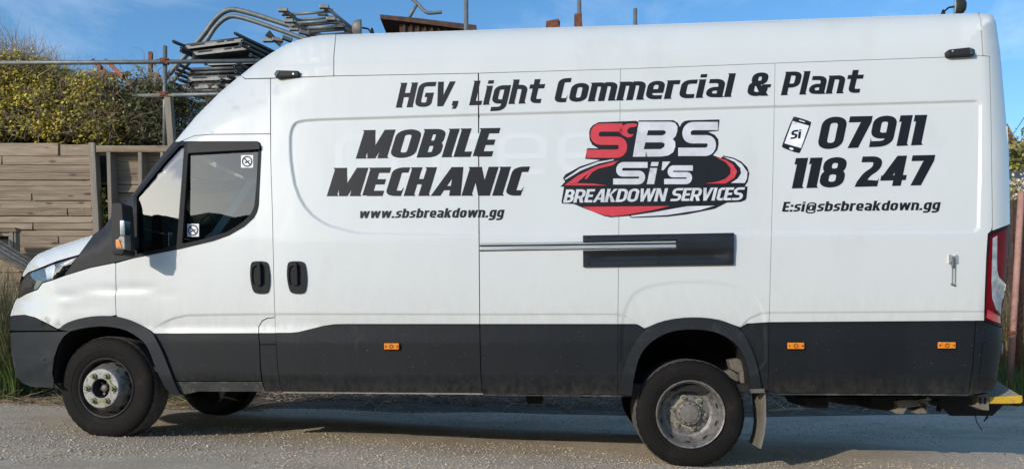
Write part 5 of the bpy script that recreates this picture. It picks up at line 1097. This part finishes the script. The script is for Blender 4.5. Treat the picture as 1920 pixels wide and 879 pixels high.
# ------------------------------------------------------------------ verge at the left
def gset(n, x0, x1, Y0, Y1): X = x0+(x1-x0)*rng.random(n); Y = Y0+(Y1-Y0)*rng.random(n); return np.stack([X, Y, np.array([gz(x) for x in X])], 1)
tag(blades('grass', gset(9000, -9, -3.0, 8.3, 9.3), .06+.22*rng.random(9000)**1.5, .007*np.ones(9000), .9, M['grassmat']), kind='stuff')
re = empty('reed_clump', (P(15, 640, 8.55).x, 8.55, gz(-5.6)), label='tall tangled dry reeds standing at the left edge beside the bumper', cat='plant')
B_ = gset(2600, P(-120,0,8.4).x, P(62,0,8.4).x, 8.0, 8.7); tag(blades('stems', B_-np.array(re.location), .6+1.15*rng.random(2600), .012*np.ones(2600), .5, M['reedmat'], 6, re), kind='stuff')
B_ = gset(1600, P(-120,0,8.6).x, P(70,0,8.3).x, 7.9, 8.6); tag(blades('green_stems', B_-np.array(re.location), .3+.9*rng.random(1600), .011*np.ones(1600), .6, M['grassmat'], 5, re), kind='stuff')
n = 3200; X = -9+6.3*rng.random(n); Y = 8.1+rng.normal(size=n)*.16; Pz = np.stack([X, Y, np.array([gz(x) for x in X])+.006+.02*rng.random(n)], 1); D_ = np.stack([rng.normal(size=n), .35*rng.normal(size=n), .06*rng.normal(size=n)], 1); D_ /= np.linalg.norm(D_, axis=1, keepdims=True)
o, _ = twigs('straw', Pz, D_, .10+.35*rng.random(n), .0035*np.ones(n), M['straw'], .12, 4); tag(o, kind='stuff')
n = 2600; X = -3.2+9.5*rng.random(n); Y = 8.75+.165*(X+5)+rng.normal(size=n)*.22; Pz = np.stack([X, Y, np.array([gz(x) for x in X])+.01+.14*rng.random(n)**2], 1); D_ = np.stack([rng.normal(size=n), .5*rng.normal(size=n), .35*rng.normal(size=n)], 1); D_ /= np.linalg.norm(D_, axis=1, keepdims=True)
o, _ = twigs('dead_brushwood', Pz, D_, .15+.5*rng.random(n), .004+.008*rng.random(n)**3, M['twig'], .22, 4); tag(o, kind='stuff')
vedge = lambda X: 7.95+.165*np.clip(X+5, 0, 11)
sheetgrid('verge', np.linspace(-9, 6.2, 120), np.linspace(7.7, 13.0, 44), lambda X, Y: np.vectorize(gz)(X)-.03+.034*np.clip((Y-vedge(X))/.2, 0, 1)+np.clip((Y-vedge(X))/.8, 0, 1)*.06+.02*np.sin(X*5+Y*9)*np.clip((Y-vedge(X)-.1), 0, 1), mat('verge_earth', (.15,.115,.08), .95, var=.4, scale=4, bump=.5, bscale=40), kind='structure')
for (x0, y0, x1, y1, r, lb) in ((590,749,720,751.5,.03,'pale broken plank lying in the brushwood under the van'),(1440,770,1508,766,.022,'thick dead branch lying behind the rear mud flap')):
    g0 = 9.3; tubeo('fallen_branch', [P(x0, y0, g0), P((x0+x1)/2, (y0+y1)/2-1, g0), P(x1, y1, g0)], [r, r*.9, r*.6], M['straw'], None, 7, label=lb, cat='branch')
# ------------------------------------------------------------------ far right
n = 2600; X = 6.4+2.4*rng.random(n); Y = 11.0+1.2*rng.random(n); B_ = np.stack([X, Y, np.array([gz(x) for x in X])], 1); tag(blades('grass', B_, .2+.6*rng.random(n), .011*np.ones(n), .4, M['grassmat'], 5), kind='stuff')
dr_ = empty('dry_grass_clump', (7.8, 12.6, gz(6)), label='clump of pale arching dry grass behind the rear bumper', cat='plant'); n = 4200; B_ = np.stack([6.6+2.6*rng.random(n), 12.2+.8*rng.random(n), gz(6)*np.ones(n)], 1)-np.array(dr_.location); tag(blades('stems', B_, .7+1.6*rng.random(n), .014*np.ones(n), .6, M['drygrass'], 7, dr_), kind='stuff')
n = 700; B_ = np.stack([6.6+2.6*rng.random(n), 12.1+.9*rng.random(n), gz(6)*np.ones(n)], 1)-np.array(dr_.location); tag(blades('brown_stems', B_, .6+1.5*rng.random(n), .010*np.ones(n), .3, M['twig'], 6, dr_), kind='stuff')
for (x0, y0, x1, y1, w, D, m_, nm) in ((1915,360,1893,690,11,11.6,'pinkrust','faded pink rusty pole leaning behind the rear of the van'),(1926,395,1906,660,9,11.9,'rust','dark rusty pole leaning just right of the pink pole')):
    e = empty('leaning_pole', P(x1, y1+30, D), label=nm, cat='pole'); tubeo('tube', [P(x0, y0, D), P(x1, y1+40, D)], w/2/F*D, M[m_], e, 10)
    b = MB(); b.box(P(x1+(x0-x1)*.2, y1+(y0-y1)*.2, D)-e.location, (.1,.09,.06)); bevel(b.build('clamp', M['rust'], e), .01, 2)
rp = empty('corrugated_fence', (P(1905, 640, 13.4).x, 13.4, gz(6.8)), label='rusty brown sheet fence panel behind the leaning poles', cat='fence')
for k in range(26): x = 1868+k*11; prism(rp, [(x, 374+k*.5), (x+10.3, 374.6+k*.5), (x+10.3, 745), (x, 745)], 13.4+.03*(k % 2), .03, M['darkrust'], 'sheet')
def bush_far(name, px0, px1, y0, y1, D, n, m_, size, label, tw=80, cat='shrub'):
    Ym = D; xa, xb = P(px0, 0, D).x, P(px1, 0, D).x; za, zb = P(0, y0, D).z, P(0, y1, D).z; g = 0; e = empty(name, ((xa+xb)/2, D, g), label=label, cat=cat); o = np.array(e.location)
    c = np.stack([xa+(xb-xa)*rng.random(n//14), D+(rng.random(n//14)-.5)*(xb-xa), zb+(za-zb)*rng.random(n//14)**.8], 1); L_ = np.repeat(c, 14, 0)+rng.normal(size=(n//14*14, 3))*size*2.2
    for mm, f0 in m_: s_ = rng.random(len(L_)) < f0; tag(leaves('leaves', L_[s_]-o, size, mm, e), kind='stuff')
    mb = MB(); mb.tube([(0,0,g-.2), (.05*D*.02,0,zb*.6), (0,.1,(za+zb)/2)], [.012*D*.3,.01*D*.3,.004*D*.3], 7); mb.build('trunk', M['twig'], e)
    P_ = np.stack([xa+(xb-xa)*rng.random(tw), D+(rng.random(tw)-.5)*(xb-xa)*.6, zb+(za-zb)*rng.random(tw)*.8], 1)-o; D_ = rng.normal(size=(tw, 3))+np.array([0,0,1.2]); ob, _ = twigs('branches', P_, D_/np.linalg.norm(D_, axis=1, keepdims=True), (za-zb)*(.25+.3*rng.random(tw)), .0012*D*np.ones(tw), M['twig'], .2, 4, e); tag(ob, kind='stuff')
    return e
M['blossom'] = mat('pale_blossom', (.62,.58,.50), .7, var=.2, island=.3)
bush_far('flowering_shrub', 1880, 1935, 345, 400, 16, 1500, [(M['blossom'],.5),(M['leafolive'],.5)], .06, 'pale blossoming shrub below the dark roof at far right')
sh_ = empty('shed', (P(1915, 640, 24).x, 24, gz(9)), label='low shed with a dark grey slate roof at far right', cat='shed')
o = sh_.location; mb = MB(); a = [P(1840,322,26)-o, P(2010,318,26)-o, P(2010,352,23.2)-o, P(1840,354,23.2)-o]; mb.add(a+[v+Vector((0,0,-.08)) for v in a], [(0,3,2,1),(4,5,6,7),(0,1,5,4),(2,3,7,6),(1,2,6,5),(3,0,4,7)]); mb.build('roof', mat('slate_roof', (.07,.07,.075), .7, var=.35, scale=2, stretch=(1,1,6)), sh_)
mb = MB(); z0 = P(0,354,23.2).z-o.z; mb.box((0, .2, z0/2-.05), (2.6, 1.2, z0-.15)); mb.build('wall', mat('shed_wall', (.30,.27,.23), .9, var=.2), sh_)
bush_far('tree', 1884, 1906, 285, 345, 34, 1600, [(M['leafgreen'],.5),(M['leafolive'],.5)], .16, 'small olive green tree in front of the gabled house', cat='tree')
bush_far('tree', 1900, 1950, 262, 330, 40, 900, [(M['leafolive'],.35),(M['leafgreen'],.25)], .15, 'thinly leaved tree right of the gabled house', tw=260, cat='tree')
hs_ = empty('house', (P(1893, 640, 58).x, 58, gz(9)), label='pinkish house with a steep gable far off at right', cat='house'); o = hs_.location
def wallpoly(pts, D, dep, m, name): return prism(hs_, pts, D, dep, m, name)
pk = mat('pink_render', (.46,.33,.29), .85, var=.08); wallpoly([(1872,288),(1882,252),(1889.5,236),(1897,254),(1906,272),(1906,330),(1872,330)], 58, 5, pk, 'wall')
wallpoly([(1889.5,232),(1909,272),(1906,273.5),(1889.5,238),(1873,273),(1870,272)], 57.6, 5.8, mat('brown_tile_roof', (.16,.10,.08), .8, var=.2), 'roof'); wallpoly([(1893,283),(1899,283),(1899,296),(1893,296)], 57.9, .2, M['void'], 'window'); wallpoly([(1893,258),(1897.5,258),(1897.5,270),(1893,270)], 57.9, .2, M['void'], 'window')
wr = MB(); wr.tube([P(1896,258,50), P(1940,190,30), P(2050,60,22)], .018, 5); tag(wr.build('overhead_wire', M['void']), 'thin overhead wire running up to the right from the house', 'wire')
wp = empty('utility_pole', P(2050, 60, 22)-Vector((0,0,P(2050,60,22).z-gz(9))), label='wooden utility pole beyond the right edge carrying the wire', cat='pole'); mb = MB(); mb.tube([(0,0,0),(0,0,P(2050,60,22).z-gz(9)+.3)], [.14,.10], 10); mb.build('shaft', M['woodv'], wp)
# hedge bank across the lane, seen in the glass
hb = empty('hedge_bank', (-6, -6.5, 0), label='earth bank with a dense hedge across the lane', cat='hedge')
Xh = np.linspace(-22, 10, 110); prof_ = [(0,-.3),(.15,1.2),(.35,2.2),(.3,3.2),(.7,3.9),(1.6,3.93),(2.1,3.0),(2.2,-.3)]; V = []
for x in Xh:
    for (dy, z) in prof_: V.append((x+6+.05*math.sin(9*x), -dy+.5+.1*math.sin(x*4.3+z*3)+.05*math.sin(x*11), z+(.05*math.sin(x*3.7)+.04*math.sin(x*9.1))*(z > 1)))
k = len(prof_); mesh_np('foliage', V, [(i*k+j, i*k+j+1, (i+1)*k+j+1, (i+1)*k+j) for i in range(len(Xh)-1) for j in range(k-1)], mat('hedge_leaves', (.035,.045,.02), .8, var=.6, scale=7, detail=9, bump=1, bscale=12), hb)
